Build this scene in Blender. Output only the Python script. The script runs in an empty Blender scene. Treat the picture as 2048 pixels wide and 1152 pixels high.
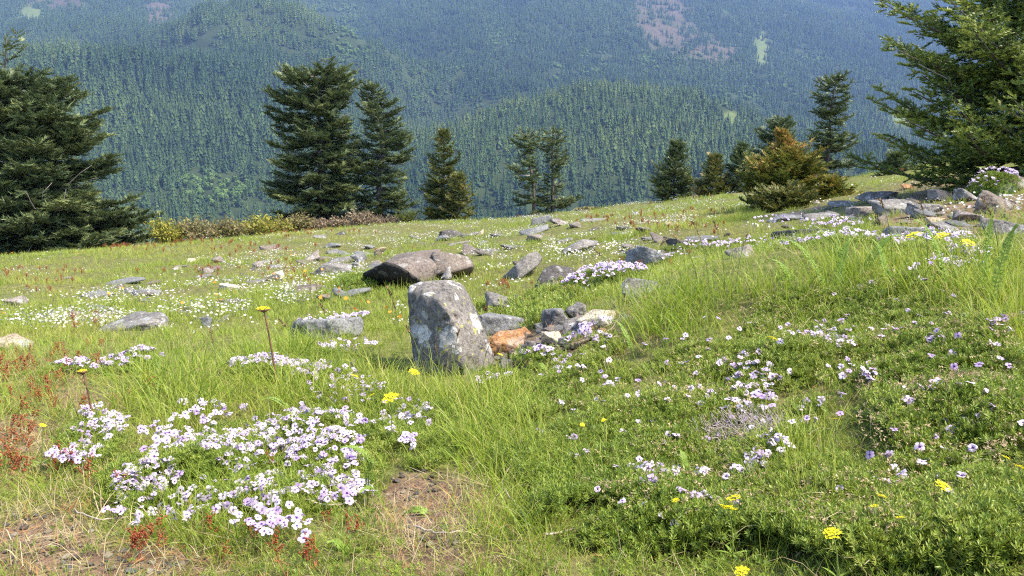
import bpy, bmesh, math
import numpy as np
from mathutils import Vector, Matrix, Euler

RNG = np.random.default_rng(11)
SC = bpy.context.scene
COL = SC.collection

# ------------------------------------------------------------------ camera
F = 1700.0                       # focal length for a frame 2048 wide
PITCH = math.radians(10.0)
cam_d = bpy.data.cameras.new('camera')
cam_d.sensor_width = 36.0
cam_d.lens = 36.0 * F / 2048.0
cam_d.clip_start = 0.05
cam_d.clip_end = 20000.0
cam = bpy.data.objects.new('camera', cam_d)
cam.location = (0, 0, 0)
cam.rotation_euler = (math.pi / 2 - PITCH, 0, 0)
COL.objects.link(cam)
SC.camera = cam
# ------------------------------------------------------------------ light
SUN_ELEV, SUN_AZ = math.radians(56), math.radians(110)    # azimuth from +Y towards +X (sun to the right, a little behind)
world = bpy.data.worlds.new('World'); SC.world = world
world.use_nodes = True
wn = world.node_tree.nodes; wl = world.node_tree.links
wn.clear()
sky = wn.new('ShaderNodeTexSky'); sky.sky_type = 'NISHITA'; sky.sun_disc = False
sky.sun_elevation = SUN_ELEV; sky.sun_rotation = SUN_AZ
sky.altitude = 1500; sky.air_density = 0.8; sky.dust_density = 3.0
bg = wn.new('ShaderNodeBackground'); bg.inputs['Strength'].default_value = 0.15
wo = wn.new('ShaderNodeOutputWorld')
wl.new(sky.outputs[0], bg.inputs[0]); wl.new(bg.outputs[0], wo.inputs[0])
sun_d = bpy.data.lights.new('sun', 'SUN'); sun_d.energy = 2.7; sun_d.angle = math.radians(12.0)
sun_d.color = (1.0, 0.93, 0.79)
sun = bpy.data.objects.new('sun', sun_d); COL.objects.link(sun)
sd = Vector((math.sin(SUN_AZ) * math.cos(SUN_ELEV), math.cos(SUN_AZ) * math.cos(SUN_ELEV), math.sin(SUN_ELEV)))
sun.rotation_euler = sd.to_track_quat('Z', 'Y').to_euler()
# ------------------------------------------------------------------ exposure
SC.view_settings.view_transform = 'Standard'; SC.view_settings.look = 'None'
SC.view_settings.gamma = 1.0; SC.view_settings.exposure = 1.97
SC.render.engine = 'CYCLES'
SC.cycles.use_denoising = False; SC.cycles.pixel_filter_type = 'BLACKMAN_HARRIS'; SC.cycles.filter_width = 1.15
SC.cycles.max_bounces = 4; SC.cycles.diffuse_bounces = 2; SC.cycles.glossy_bounces = 1; SC.cycles.transmission_bounces = 2
SC.cycles.volume_bounces = 0; SC.cycles.transparent_max_bounces = 4
SC.cycles.sample_clamp_indirect = 8

# ================================================================== helpers
def tag(o, label=None, cat=None, group=None, kind=None):
    if label: o['label'] = label
    if cat: o['category'] = cat
    if group: o['group'] = group
    if kind: o['kind'] = kind
    return o

def empty(name, loc, label=None, cat=None, group=None):
    o = bpy.data.objects.new(name, None); COL.objects.link(o); o.location = loc
    o.empty_display_size = 0.05
    return tag(o, label, cat, group)

def mesh_np(name, V, T, mat=None, tint=None, smooth=False, extra=None):
    """mesh data from vertex and triangle arrays; tint is a per-vertex float attribute"""
    me = bpy.data.meshes.new(name)
    V = np.asarray(V, np.float32); T = np.asarray(T, np.int32); k = T.shape[1]
    me.vertices.add(len(V)); me.vertices.foreach_set('co', V.ravel())
    me.loops.add(T.size); me.loops.foreach_set('vertex_index', T.ravel())
    me.polygons.add(len(T)); me.polygons.foreach_set('loop_start', np.arange(0, T.size, k, dtype=np.int32))
    try: me.polygons.foreach_set('loop_total', np.full(len(T), k, np.int32))
    except Exception: pass
    if smooth: me.polygons.foreach_set('use_smooth', np.ones(len(T), bool))
    if tint is not None:
        a = me.attributes.new('tint', 'FLOAT', 'POINT'); a.data.foreach_set('value', np.asarray(tint, np.float32))
    for nm, val in (extra or {}).items():
        a = me.attributes.new(nm, 'FLOAT', 'POINT'); a.data.foreach_set('value', np.asarray(val, np.float32))
    me.update(calc_edges=True)
    if mat: me.materials.append(mat)
    return me

def obj(name, me, parent=None, loc=None):
    o = bpy.data.objects.new(name, me); COL.objects.link(o)
    if parent: o.parent = parent
    if loc is not None: o.location = loc
    return o

class Geo:
    """collects pieces (verts, tris, tint) into one mesh"""
    def __init__(s): s.V, s.T, s.A, s.n = [], [], [], 0
    def add(s, V, T, a=0.5):
        V = np.asarray(V, float); T = np.asarray(T, int)
        s.V.append(V); s.T.append(T + s.n); s.n += len(V)
        s.A.append(np.full(len(V), a, float) if np.isscalar(a) else np.asarray(a, float))
    def mesh(s, name, mat, smooth=False):
        return mesh_np(name, np.concatenate(s.V), np.concatenate(s.T), mat, np.concatenate(s.A), smooth)

def norm(v): return v / (np.linalg.norm(v, axis=-1, keepdims=True) + 1e-12)

def tube(pts, radii, n=6, cap=True):
    pts = np.asarray(pts, float); radii = np.asarray(radii, float)
    d = norm(np.gradient(pts, axis=0))
    ref = np.array([0.0, 0, 1.0]) if abs(d[0, 2]) < 0.9 else np.array([1.0, 0, 0])
    a = norm(np.cross(d, ref)); b = np.cross(d, a)
    th = np.linspace(0, 2 * np.pi, n, endpoint=False)
    V = pts[:, None] + radii[:, None, None] * (np.cos(th)[None, :, None] * a[:, None] + np.sin(th)[None, :, None] * b[:, None])
    m = len(pts); V = V.reshape(-1, 3)
    i = np.arange(m - 1)[:, None] * n; j = np.arange(n)[None]
    q = np.stack([i + j, i + (j + 1) % n, i + n + (j + 1) % n, i + n + j], -1).reshape(-1, 4)
    T = np.concatenate([q[:, [0, 1, 2]], q[:, [0, 2, 3]]])
    if cap:
        V = np.concatenate([V, pts[-1:], pts[:1]]); e = (m - 1) * n; k = len(V) - 2
        T = np.concatenate([T, np.stack([e + np.arange(n), e + (np.arange(n) + 1) % n, np.full(n, k)], -1),
                            np.stack([(np.arange(n) + 1) % n, np.arange(n), np.full(n, k + 1)], -1)])
    return V, T

def strip(pts, widths, side):
    """flat tapered ribbon along pts; side = sideways direction"""
    pts = np.asarray(pts, float); w = np.asarray(widths, float)[:, None]; side = np.asarray(side, float)
    if side.ndim == 1: side = side[None].repeat(len(pts), 0)
    V = np.empty((2 * len(pts), 3)); V[0::2] = pts - side * w / 2; V[1::2] = pts + side * w / 2
    T = []
    for i in range(len(pts) - 1):
        T += [(2 * i, 2 * i + 1, 2 * i + 3), (2 * i, 2 * i + 3, 2 * i + 2)]
    return V, np.array(T)

def merge_copies(Vt, Tt, M, off, tint, at=None):
    """copies of a template: M (N,3,3) columns = axes, off (N,3), tint (N)"""
    N = len(off)
    V = np.einsum('nij,vj->nvi', M, Vt) + off[:, None]
    T = Tt[None] + (np.arange(N) * len(Vt))[:, None, None]
    A = np.repeat(tint[:, None], len(Vt), 1)
    if at is not None: A = A + at[None]
    return V.reshape(-1, 3), T.reshape(-1, 3), A.reshape(-1)

def _h(ix, iy, iz, s):
    h = (ix * 374761393 + iy * 668265263 + iz * 2246822519 + s * 3266489917) & 0xFFFFFFFF
    h = ((h ^ (h >> 13)) * 1274126177) & 0xFFFFFFFF
    h = (h ^ (h >> 16)) & 0xFFFFFFFF
    return h.astype(np.float64) / 2147483647.5 - 1.0

def vnoise(P, seed=0):
    P = np.asarray(P, float); i = np.floor(P).astype(np.int64); f = P - i; u = f * f * (3 - 2 * f); r = 0
    for dx in (0, 1):
        for dy in (0, 1):
            for dz in (0, 1):
                w = (u[:, 0] if dx else 1 - u[:, 0]) * (u[:, 1] if dy else 1 - u[:, 1]) * (u[:, 2] if dz else 1 - u[:, 2])
                r = r + w * _h(i[:, 0] + dx, i[:, 1] + dy, i[:, 2] + dz, seed)
    return r

def fbm(P, oct=4, seed=0, gain=0.5):
    r, a = 0, 1.0
    for o in range(oct):
        r = r + a * vnoise(P * 2 ** o, seed + o); a *= gain
    return r

def fbm2(x, y, sc, oct=3, seed=0):
    return fbm(np.stack([np.asarray(x) * sc, np.asarray(y) * sc, np.full(np.shape(x), 0.37)], -1), oct, seed)

# ---------------------------------------------------------------- projection helpers
CP, SP = math.cos(PITCH), math.sin(PITCH)
def ray(px, py):
    px = np.asarray(px, float); py = np.asarray(py, float)
    xc = (px - 1024) / F; yc = -(py - 576) / F
    return np.stack([xc, CP + yc * SP, -SP + yc * CP], -1)
def at(px, py, Y):
    d = ray(px, py); return d * (np.asarray(Y, float) / d[..., 1])[..., None]
def proj(P):
    P = np.asarray(P, float); zc = P[..., 1] * CP - P[..., 2] * SP; yc = P[..., 1] * SP + P[..., 2] * CP
    zc = np.where(np.abs(zc) < 1e-6, 1e-6, zc)
    return 1024 + F * P[..., 0] / zc, 576 - F * yc / zc, zc

class RBF:
    def __init__(s, X, z, c):
        s.X = np.asarray(X, float); s.c = c; n = len(X)
        K = np.sqrt(((s.X[:, None] - s.X[None]) ** 2).sum(-1) + c * c)
        A = np.zeros((n + 3, n + 3)); A[:n, :n] = K; A[:n, n] = 1; A[:n, n + 1:] = s.X; A[n, :n] = 1; A[n + 1:, :n] = s.X.T
        s.w = np.linalg.solve(A, np.concatenate([z, np.zeros(3)]))
    def __call__(s, Q):
        out = np.empty(len(Q)); n = len(s.X)
        for i in range(0, len(Q), 20000):
            q = Q[i:i + 20000]
            K = np.sqrt(((q[:, None] - s.X[None]) ** 2).sum(-1) + s.c ** 2)
            out[i:i + 20000] = K @ s.w[:n] + s.w[n] + q @ s.w[n + 1:]
        return out

# ================================================================== materials
def new_mat(name):
    m = bpy.data.materials.new(name); m.use_nodes = True
    nt = m.node_tree; nt.nodes.clear()
    return m, nt
def N(nt, t, **kw):
    n = nt.nodes.new(t)
    for k, v in kw.items(): setattr(n, k, v)
    return n
def ramp(nt, fac, stops, interp='LINEAR'):
    r = N(nt, 'ShaderNodeValToRGB'); e = r.color_ramp.elements; r.color_ramp.interpolation = interp
    while len(e) < len(stops): e.new(0.5)
    for el, (p, c) in zip(e, stops): el.position = p; el.color = (*c, 1)
    nt.links.new(fac, r.inputs[0]); return r.outputs[0]
def mixc(nt, fac, a, b, mode='MIX'):
    m = N(nt, 'ShaderNodeMix', data_type='RGBA', blend_type=mode)
    for sock, v in ((m.inputs[0], fac), (m.inputs[6], a), (m.inputs[7], b)):
        if isinstance(v, (int, float)): sock.default_value = v
        elif isinstance(v, tuple): sock.default_value = (*v, 1)
        else: nt.links.new(v, sock)
    return m.outputs[2]
def math_n(nt, op, a, b=0.0, clamp=False):
    m = N(nt, 'ShaderNodeMath', operation=op, use_clamp=clamp)
    for sock, v in ((m.inputs[0], a), (m.inputs[1], b)):
        if isinstance(v, (int, float)): sock.default_value = v
        else: nt.links.new(v, sock)
    return m.outputs[0]
def noise_n(nt, scale, detail=4, rough=0.55, coord='Object'):
    tc = N(nt, 'ShaderNodeTexCoord'); n = N(nt, 'ShaderNodeTexNoise')
    n.inputs['Scale'].default_value = scale; n.inputs['Detail'].default_value = detail; n.inputs['Roughness'].default_value = rough
    nt.links.new(tc.outputs[coord], n.inputs['Vector']); return n.outputs['Fac']
def attr_n(nt, name, kind='GEOMETRY'):
    a = N(nt, 'ShaderNodeAttribute', attribute_name=name, attribute_type=kind); return a.outputs['Fac']
def finish(nt, color, rough=0.7, spec=0.3, transl=0.0, tcolor=None, bump=None, bstr=0.3, bdist=0.02):
    p = N(nt, 'ShaderNodeBsdfPrincipled'); o = N(nt, 'ShaderNodeOutputMaterial')
    p.inputs['Roughness'].default_value = rough; p.inputs['Specular IOR Level'].default_value = spec
    if isinstance(color, tuple): p.inputs['Base Color'].default_value = (*color, 1)
    else: nt.links.new(color, p.inputs['Base Color'])
    if bump is not None:
        b = N(nt, 'ShaderNodeBump'); b.inputs['Strength'].default_value = bstr; b.inputs['Distance'].default_value = bdist
        nt.links.new(bump, b.inputs['Height']); nt.links.new(b.outputs[0], p.inputs['Normal'])
    if transl > 0:
        t = N(nt, 'ShaderNodeBsdfTranslucent'); mx = N(nt, 'ShaderNodeMixShader'); mx.inputs[0].default_value = transl
        c = tcolor if tcolor is not None else color
        if isinstance(c, tuple): t.inputs[0].default_value = (*c, 1)
        else: nt.links.new(c, t.inputs[0])
        nt.links.new(p.outputs[0], mx.inputs[1]); nt.links.new(t.outputs[0], mx.inputs[2]); nt.links.new(mx.outputs[0], o.inputs[0])
    else: nt.links.new(p.outputs[0], o.inputs[0])

def foliage_mat(name, stops, transl=0.3, rough=0.55, spec=0.3, inst=True, w=0.6):
    """colour from the per-leaf tint (w) and the per-plant tint (1-w)"""
    m, nt = new_mat(name)
    a = attr_n(nt, 'tint')
    if inst:
        b = attr_n(nt, 'tint_i', 'INSTANCER')
        f = math_n(nt, 'ADD', math_n(nt, 'MULTIPLY', a, w), math_n(nt, 'MULTIPLY', b, 1 - w))
    else: f = a
    c = ramp(nt, f, stops)
    finish(nt, c, rough, spec, transl)
    return m

M = {}
M['grass'] = foliage_mat('grass_green', [(0.0, (0.085, 0.15, 0.012)), (0.3, (0.175, 0.255, 0.020)), (0.6, (0.31, 0.37, 0.038)), (0.82, (0.41, 0.38, 0.095)), (1.0, (0.46, 0.36, 0.18))], 0.45, 0.5, 0.35)
M['meadow'] = foliage_mat('meadow_grass', [(0.0, (0.12, 0.18, 0.022)), (0.4, (0.23, 0.295, 0.038)), (0.7, (0.34, 0.35, 0.065)), (0.88, (0.40, 0.31, 0.10)), (1.0, (0.44, 0.25, 0.11))], 0.38, 0.6, 0.25)
M['straw'] = foliage_mat('dry_straw', [(0.0, (0.195, 0.143, 0.068)), (0.5, (0.360, 0.285, 0.150)), (1.0, (0.495, 0.420, 0.270))], 0.2, 0.6, 0.3)
M['phloxleaf'] = foliage_mat('phlox_leaf', [(0.0, (0.055, 0.10, 0.012)), (0.5, (0.155, 0.22, 0.022)), (0.85, (0.28, 0.33, 0.048)), (1.0, (0.38, 0.32, 0.13))], 0.28, 0.5, 0.35)
M['husk'] = foliage_mat('spent_husk', [(0.0, (0.300, 0.203, 0.098)), (1.0, (0.510, 0.398, 0.240))], 0.25, 0.7, 0.2)
M['sorrel'] = foliage_mat('red_sorrel', [(0.0, (0.306, 0.060, 0.025)), (0.45, (0.374, 0.119, 0.051)), (0.75, (0.357, 0.187, 0.076)), (1.0, (0.289, 0.255, 0.068))], 0.3, 0.6, 0.2)
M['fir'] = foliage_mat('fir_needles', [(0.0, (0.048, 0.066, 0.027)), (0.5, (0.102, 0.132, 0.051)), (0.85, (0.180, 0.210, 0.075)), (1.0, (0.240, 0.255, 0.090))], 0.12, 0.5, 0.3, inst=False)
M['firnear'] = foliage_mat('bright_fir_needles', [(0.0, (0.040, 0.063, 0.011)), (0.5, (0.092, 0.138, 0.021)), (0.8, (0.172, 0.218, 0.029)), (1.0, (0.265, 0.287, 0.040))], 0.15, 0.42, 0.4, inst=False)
M['firyellow'] = foliage_mat('yellowing_fir_needles', [(0.0, (0.058, 0.075, 0.018)), (0.5, (0.143, 0.156, 0.034)), (0.8, (0.195, 0.169, 0.046)), (1.0, (0.286, 0.208, 0.065))], 0.15, 0.5, 0.3, inst=False)
M['firorange'] = foliage_mat('windburnt_fir_needles', [(0.0, (0.06, 0.08, 0.014)), (0.5, (0.16, 0.18, 0.026)), (0.72, (0.27, 0.23, 0.045)), (1.0, (0.50, 0.30, 0.10))], 0.2, 0.5, 0.3, inst=False)
M['conifer_far'] = foliage_mat('far_conifer', [(0.0, (0.016, 0.032, 0.016)), (0.4, (0.032, 0.058, 0.022)), (0.75, (0.062, 0.095, 0.028)), (1.0, (0.105, 0.13, 0.04))], 0.0, 0.8, 0.1, w=0.35)
M['broad_far'] = foliage_mat('far_broadleaf', [(0.0, (0.05, 0.09, 0.025)), (0.6, (0.09, 0.145, 0.038)), (1.0, (0.14, 0.19, 0.05))], 0.2, 0.7, 0.1, w=0.5)
M['shrub_yellow'] = foliage_mat('yellow_green_leaves', [(0.0, (0.15, 0.16, 0.03)), (0.5, (0.28, 0.27, 0.045)), (1.0, (0.42, 0.36, 0.06))], 0.35, 0.6, 0.2, inst=False)
M['shrub_olive'] = foliage_mat('olive_leaves', [(0.0, (0.12, 0.12, 0.04)), (0.5, (0.22, 0.19, 0.07)), (1.0, (0.30, 0.25, 0.10))], 0.3, 0.6, 0.2, inst=False)
M['shrub_brown'] = foliage_mat('brown_twigs', [(0.0, (0.15, 0.105, 0.07)), (0.5, (0.25, 0.185, 0.115)), (1.0, (0.33, 0.26, 0.16))], 0.2, 0.7, 0.2, inst=False)
M['white_fl'] = foliage_mat('white_meadow_petals', [(0.0, (0.47, 0.41, 0.50)), (0.5, (0.52, 0.49, 0.46)), (1.0, (0.55, 0.52, 0.34))], 0.25, 0.6, 0.2)
M['yellow_fl'] = foliage_mat('yellow_petals', [(0.0, (0.72, 0.58, 0.006)), (1.0, (0.85, 0.76, 0.02))], 0.25, 0.6, 0.2, inst=False)
M['orange_fl'] = foliage_mat('orange_petals', [(0.0, (0.65, 0.14, 0.02)), (1.0, (0.75, 0.32, 0.03))], 0.25, 0.6, 0.2)
M['stem_red'] = foliage_mat('dark_red_stem', [(0.0, (0.10, 0.045, 0.03)), (1.0, (0.22, 0.11, 0.06))], 0.0, 0.6, 0.3, inst=False)
M['stem_green'] = foliage_mat('green_stem', [(0.0, (0.10, 0.15, 0.03)), (1.0, (0.22, 0.28, 0.06))], 0.25, 0.5, 0.3, inst=False)
M['seed'] = foliage_mat('seed_head', [(0.0, (0.10, 0.055, 0.03)), (0.5, (0.22, 0.13, 0.07)), (1.0, (0.34, 0.23, 0.12))], 0.2, 0.7, 0.2, inst=False)
M['yarrow'] = foliage_mat('yarrow_green', [(0.0, (0.17, 0.27, 0.035)), (1.0, (0.30, 0.40, 0.075))], 0.4, 0.5, 0.3, inst=False)

def flower_mat():
    m, nt = new_mat('phlox_petals')
    a = attr_n(nt, 'tint')
    oi = N(nt, 'ShaderNodeObjectInfo')
    pet = ramp(nt, oi.outputs['Random'], [(0.0, (0.42, 0.29, 0.52)), (0.3, (0.57, 0.45, 0.61)), (1.0, (0.70, 0.59, 0.68))])
    c = ramp(nt, a, [(0.0, (0.16, 0.04, 0.28)), (0.15, (0.26, 0.10, 0.42)), (0.42, (1, 1, 1)), (1.0, (1, 1, 1))])
    finish(nt, mixc(nt, 1.0, c, pet, 'MULTIPLY'), 0.6, 0.2, 0.3)
    return m
M['phlox_fl'] = flower_mat()

def bark_mat(name, c1, c2, sc=30):
    m, nt = new_mat(name); n = noise_n(nt, sc, 5, 0.65)
    finish(nt, ramp(nt, n, [(0.3, c1), (0.7, c2)]), 0.9, 0.15, bump=n, bstr=0.5, bdist=0.02)
    return m
M['bark'] = bark_mat('fir_bark', (0.05, 0.04, 0.032), (0.14, 0.115, 0.095))
M['deadwood'] = bark_mat('bleached_wood', (0.22, 0.18, 0.145), (0.42, 0.37, 0.32), 40)
M['twig'] = bark_mat('dry_twig', (0.30, 0.23, 0.16), (0.55, 0.46, 0.36), 120)

def rock_mat(name, c_dark, c_light, lichen=0.35, c_lich=(0.50, 0.49, 0.45), scale=1.0, yl=0.0, stain=None):
    """weathered stone: mottled body, fine grain, round pale lichen crusts, optional rust stain"""
    m, nt = new_mat(name)
    n1 = noise_n(nt, 2.5 * scale, 6, 0.62); n2 = noise_n(nt, 60 * scale, 6, 0.78); n3 = noise_n(nt, 9 * scale, 5, 0.7)
    c = ramp(nt, n1, [(0.25, c_dark), (0.72, c_light)])
    sp = ramp(nt, n2, [(0.36, (0.34, 0.34, 0.35)), (0.50, (1, 1, 1)), (0.66, (1.6, 1.55, 1.48))])
    c = mixc(nt, 0.85, c, sp, 'MULTIPLY')
    if stain is not None:
        c = mixc(nt, ramp(nt, n3, [(0.48, (0, 0, 0)), (0.66, (1, 1, 1))]), c, stain)
    if lichen > 0:
        tc = N(nt, 'ShaderNodeTexCoord'); wob = N(nt, 'ShaderNodeTexNoise'); wob.inputs['Scale'].default_value = 25 * scale
        nt.links.new(tc.outputs['Object'], wob.inputs['Vector'])
        add = N(nt, 'ShaderNodeVectorMath', operation='MULTIPLY_ADD')
        nt.links.new(wob.outputs['Color'], add.inputs[0]); add.inputs[1].default_value = (0.06 / scale,) * 3
        nt.links.new(tc.outputs['Object'], add.inputs[2])
        for k, (vs, th) in enumerate(((7.5, 0.30), (16.0, 0.30), (33.0, 0.26))):
            v = N(nt, 'ShaderNodeTexVoronoi'); v.inputs['Scale'].default_value = vs * scale; v.inputs['Randomness'].default_value = 1.0
            nt.links.new(add.outputs[0], v.inputs['Vector'])
            sepc = N(nt, 'ShaderNodeSeparateColor'); nt.links.new(v.outputs['Color'], sepc.inputs[0])
            keep = math_n(nt, 'LESS_THAN', sepc.outputs[0], lichen * (0.45 if k == 2 else 1.0))
            disc = ramp(nt, v.outputs['Distance'], [(th, (1, 1, 1)), (th + 0.05, (0, 0, 0))])
            fac = math_n(nt, 'MULTIPLY', keep, disc)
            col = c_lich if k != 2 or yl <= 0 else (0.42, 0.40, 0.12)
            tone = ramp(nt, sepc.outputs[1], [(0.0, tuple(x * 0.62 for x in col)), (1.0, col)])
            tone = mixc(nt, 0.6, tone, sp, 'MULTIPLY')
            c = mixc(nt, math_n(nt, 'MULTIPLY', fac, 0.85), c, tone)
    tcc = N(nt, 'ShaderNodeTexCoord'); vc = N(nt, 'ShaderNodeTexVoronoi', feature='DISTANCE_TO_EDGE'); vc.inputs['Scale'].default_value = 5.0 * scale
    wv = N(nt, 'ShaderNodeVectorMath', operation='MULTIPLY_ADD'); wn_ = N(nt, 'ShaderNodeTexNoise'); wn_.inputs['Scale'].default_value = 9 * scale; wn_.inputs['Detail'].default_value = 6
    nt.links.new(tcc.outputs['Object'], wn_.inputs['Vector']); nt.links.new(wn_.outputs['Color'], wv.inputs[0]); wv.inputs[1].default_value = (0.22 / scale,) * 3; nt.links.new(tcc.outputs['Object'], wv.inputs[2]); nt.links.new(wv.outputs[0], vc.inputs['Vector'])
    crack = ramp(nt, vc.outputs['Distance'], [(0.0, (0.35, 0.34, 0.33)), (0.03, (1, 1, 1))])
    c = mixc(nt, 0.7, c, crack, 'MULTIPLY')
    hb = math_n(nt, 'ADD', math_n(nt, 'MULTIPLY', n2, 0.5), math_n(nt, 'MULTIPLY', n3, 1.0))
    finish(nt, c, 0.88, 0.2, bump=hb, bstr=0.85, bdist=0.025 / scale)
    return m
M['rock_hero'] = rock_mat('lichen_stone', (0.075, 0.07, 0.066), (0.24, 0.215, 0.185), 0.5, (0.56, 0.53, 0.48), 1.0, yl=1.0)
M['rock_grey'] = rock_mat('grey_stone', (0.096, 0.089, 0.081), (0.229, 0.211, 0.189), 0.3, (0.355, 0.348, 0.333), 1.2)
M['rock_dark'] = rock_mat('dark_stone', (0.041, 0.037, 0.036), (0.111, 0.100, 0.092), 0.25, (0.252, 0.244, 0.229), 1.0)
M['rock_brown'] = rock_mat('brown_stone', (0.096, 0.078, 0.063), (0.200, 0.163, 0.133), 0.22, (0.296, 0.274, 0.244), 0.9)
M['rock_tan'] = rock_mat('tan_stone', (0.255, 0.187, 0.119), (0.442, 0.357, 0.255), 0.15, (0.425, 0.408, 0.374), 1.2)
M['rock_cream'] = rock_mat('cream_stone', (0.391, 0.315, 0.212), (0.561, 0.493, 0.383), 0.1, (0.510, 0.493, 0.442), 1.2)
M['rock_rust'] = rock_mat('rusty_stone', (0.221, 0.102, 0.043), (0.391, 0.212, 0.093), 0.0, scale=1.5, stain=(0.340, 0.289, 0.238))
M['rock_slate'] = rock_mat('blue_grey_stone', (0.104, 0.104, 0.104), (0.229, 0.226, 0.218), 0.15, (0.340, 0.340, 0.333), 1.4)
M['rock_pink'] = rock_mat('warm_grey_stone', (0.15, 0.13, 0.11), (0.29, 0.245, 0.21), 0.2, (0.37, 0.35, 0.33), 1.2)
M['rock_shade'] = rock_mat('shadow_black_stone', (0.016, 0.015, 0.014), (0.05, 0.045, 0.04), 0.12, (0.15, 0.14, 0.13), 1.0)  # near-black because the slab's shadow is put into the stone colour

def ground_mat():
    m, nt = new_mat('meadow_soil')
    n1 = noise_n(nt, 0.9, 5, 0.6); n2 = noise_n(nt, 14, 6, 0.7); n3 = noise_n(nt, 120, 4, 0.7)
    soil = ramp(nt, n2, [(0.3, (0.08, 0.05, 0.03)), (0.5, (0.165, 0.105, 0.065)), (0.72, (0.28, 0.20, 0.13))])
    gr = ramp(nt, n3, [(0.3, (0.5, 0.48, 0.45)), (0.5, (1, 1, 1)), (0.7, (1.5, 1.45, 1.4))])
    soil = mixc(nt, 0.8, soil, gr, 'MULTIPLY')
    moss = ramp(nt, n2, [(0.3, (0.045, 0.055, 0.018)), (0.5, (0.10, 0.11, 0.03)), (0.7, (0.19, 0.17, 0.06))])
    cov = attr_n(nt, 'cover')
    f = math_n(nt, 'ADD', cov, math_n(nt, 'MULTIPLY', math_n(nt, 'SUBTRACT', n1, 0.5), 0.9), clamp=True)
    c = mixc(nt, f, soil, moss)
    finish(nt, c, 0.95, 0.1, bump=math_n(nt, 'ADD', n2, math_n(nt, 'MULTIPLY', n3, 0.4)), bstr=0.7, bdist=0.015)
    return m
M['ground'] = ground_mat()

def hill_mat():
    m, nt = new_mat('forest_floor')
    n = noise_n(nt, 0.012, 6, 0.65); n2 = noise_n(nt, 0.06, 5, 0.65)
    base = ramp(nt, n, [(0.3, (0.018, 0.028, 0.013)), (0.7, (0.04, 0.055, 0.02))])
    cut = ramp(nt, n2, [(0.3, (0.055, 0.045, 0.032)), (0.65, (0.105, 0.078, 0.056))])
    lawn = ramp(nt, n2, [(0.3, (0.07, 0.095, 0.03)), (0.7, (0.12, 0.14, 0.045))])
    c = mixc(nt, attr_n(nt, 'cut'), base, cut); c = mixc(nt, attr_n(nt, 'lawn'), c, lawn)
    finish(nt, c, 0.95, 0.05)
    return m
M['hill'] = hill_mat()
# ================================================================== near terrain (meadow)
def dep(y): y = np.asarray(y, float); return 0.5 * (y + np.sqrt(y * y + 4)) + 1.0
def warp(x, y): return np.stack([np.arcsinh(np.asarray(x) / dep(y) * 2.0), np.arcsinh(np.asarray(y) / 1.5)], -1)
CTRL_PIX = [(0,1152,1.5),(500,1152,1.45),(1024,1152,1.4),(1500,1152,1.3),(2048,1152,1.15),
    (0,950,2.1),(500,950,2.05),(1024,950,1.95),(1500,900,1.9),(2048,900,1.6),
    (0,760,3.3),(300,725,3.7),(500,715,3.8),(780,745,3.5),(980,750,3.3),
    (1180,715,3.05),(1250,660,3.2),(1320,600,3.5),(1420,533,3.9),(1560,503,4.1),(1500,640,2.9),(1700,600,2.9),(1700,488,4.1),(1880,475,4.1),(2048,700,2.05),(2048,540,2.9),(2048,455,4.2),
    (1700,440,7.5),(1900,405,8),(2048,375,8.5),(1570,430,11),(1750,372,16),(1400,425,15),(1300,485,9),(1450,528,6.2),(1600,480,6.5),
    (1200,575,6),(1060,655,4.7),(1150,605,5.3),(1000,540,9),(830,560,8.5),(1050,440,25),(900,470,20),(1000,440,31),
    (1300,410,27),(1500,392,23),(1720,368,23),
    (0,650,6.5),(300,645,6.2),(600,645,5.8),(0,560,12),(400,560,11),(650,520,15),(0,516,27),(300,495,31),(600,468,35),(800,452,37)]
CTRL_XYZ = [(-34,52,-10.5),(-12,54,-9.5),(2,50,-8.0),(9,42,-4.6),(13,36,-2.6),(20,36,-1.6),(-60,120,-50),(0,120,-48),(60,120,-42),
    (20,10,0.3),(40,40,-2.0),(70,60,-4),(-20,10,-3.2),(-45,30,-8),(-70,60,-18),(0,-1,-0.85),(3,-2,-0.2),(-5,-2,-1.4),(8,3,0.1),(-8,3,-1.6),(0,0.6,-0.80),(2,0.5,-0.5),(-2,0.5,-0.95)]
cp = [at(*c) for c in CTRL_PIX] + [np.array(c, float) for c in CTRL_XYZ]
cp = np.array(cp)
near_rbf = RBF(warp(cp[:, 0], cp[:, 1]), cp[:, 2], 0.15)
S0, S1, T0, T1, DS = -2.6, 2.6, -1.2, 5.06, 0.0165
gs = np.arange(S0, S1, DS); gt = np.arange(T0, T1, DS)
GS, GT = np.meshgrid(gs, gt, indexing='ij')
GY = np.sinh(GT) * 1.5; GX = np.sinh(GS) * 0.5 * dep(GY)
GZ = near_rbf(np.stack([GS.ravel(), GT.ravel()], -1)).reshape(GS.shape)
dist = np.hypot(GX, GY)
GZ += (0.04 * fbm2(GX.ravel(), GY.ravel(), 0.8, 3, 5) * np.clip((dist.ravel() - 3) / 6, 0.12, 1.6)).reshape(GS.shape)
GZ += (0.014 * fbm2(GX.ravel(), GY.ravel(), 5.0, 3, 9)).reshape(GS.shape)

def zg(x, y):
    w = warp(x, y); a = np.clip((w[..., 0] - S0) / DS, 0, len(gs) - 1.001); b = np.clip((w[..., 1] - T0) / DS, 0, len(gt) - 1.001)
    i = a.astype(int); j = b.astype(int); fa = a - i; fb = b - j
    return (GZ[i, j] * (1 - fa) * (1 - fb) + GZ[i + 1, j] * fa * (1 - fb) + GZ[i, j + 1] * (1 - fa) * fb + GZ[i + 1, j + 1] * fa * fb)

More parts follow.
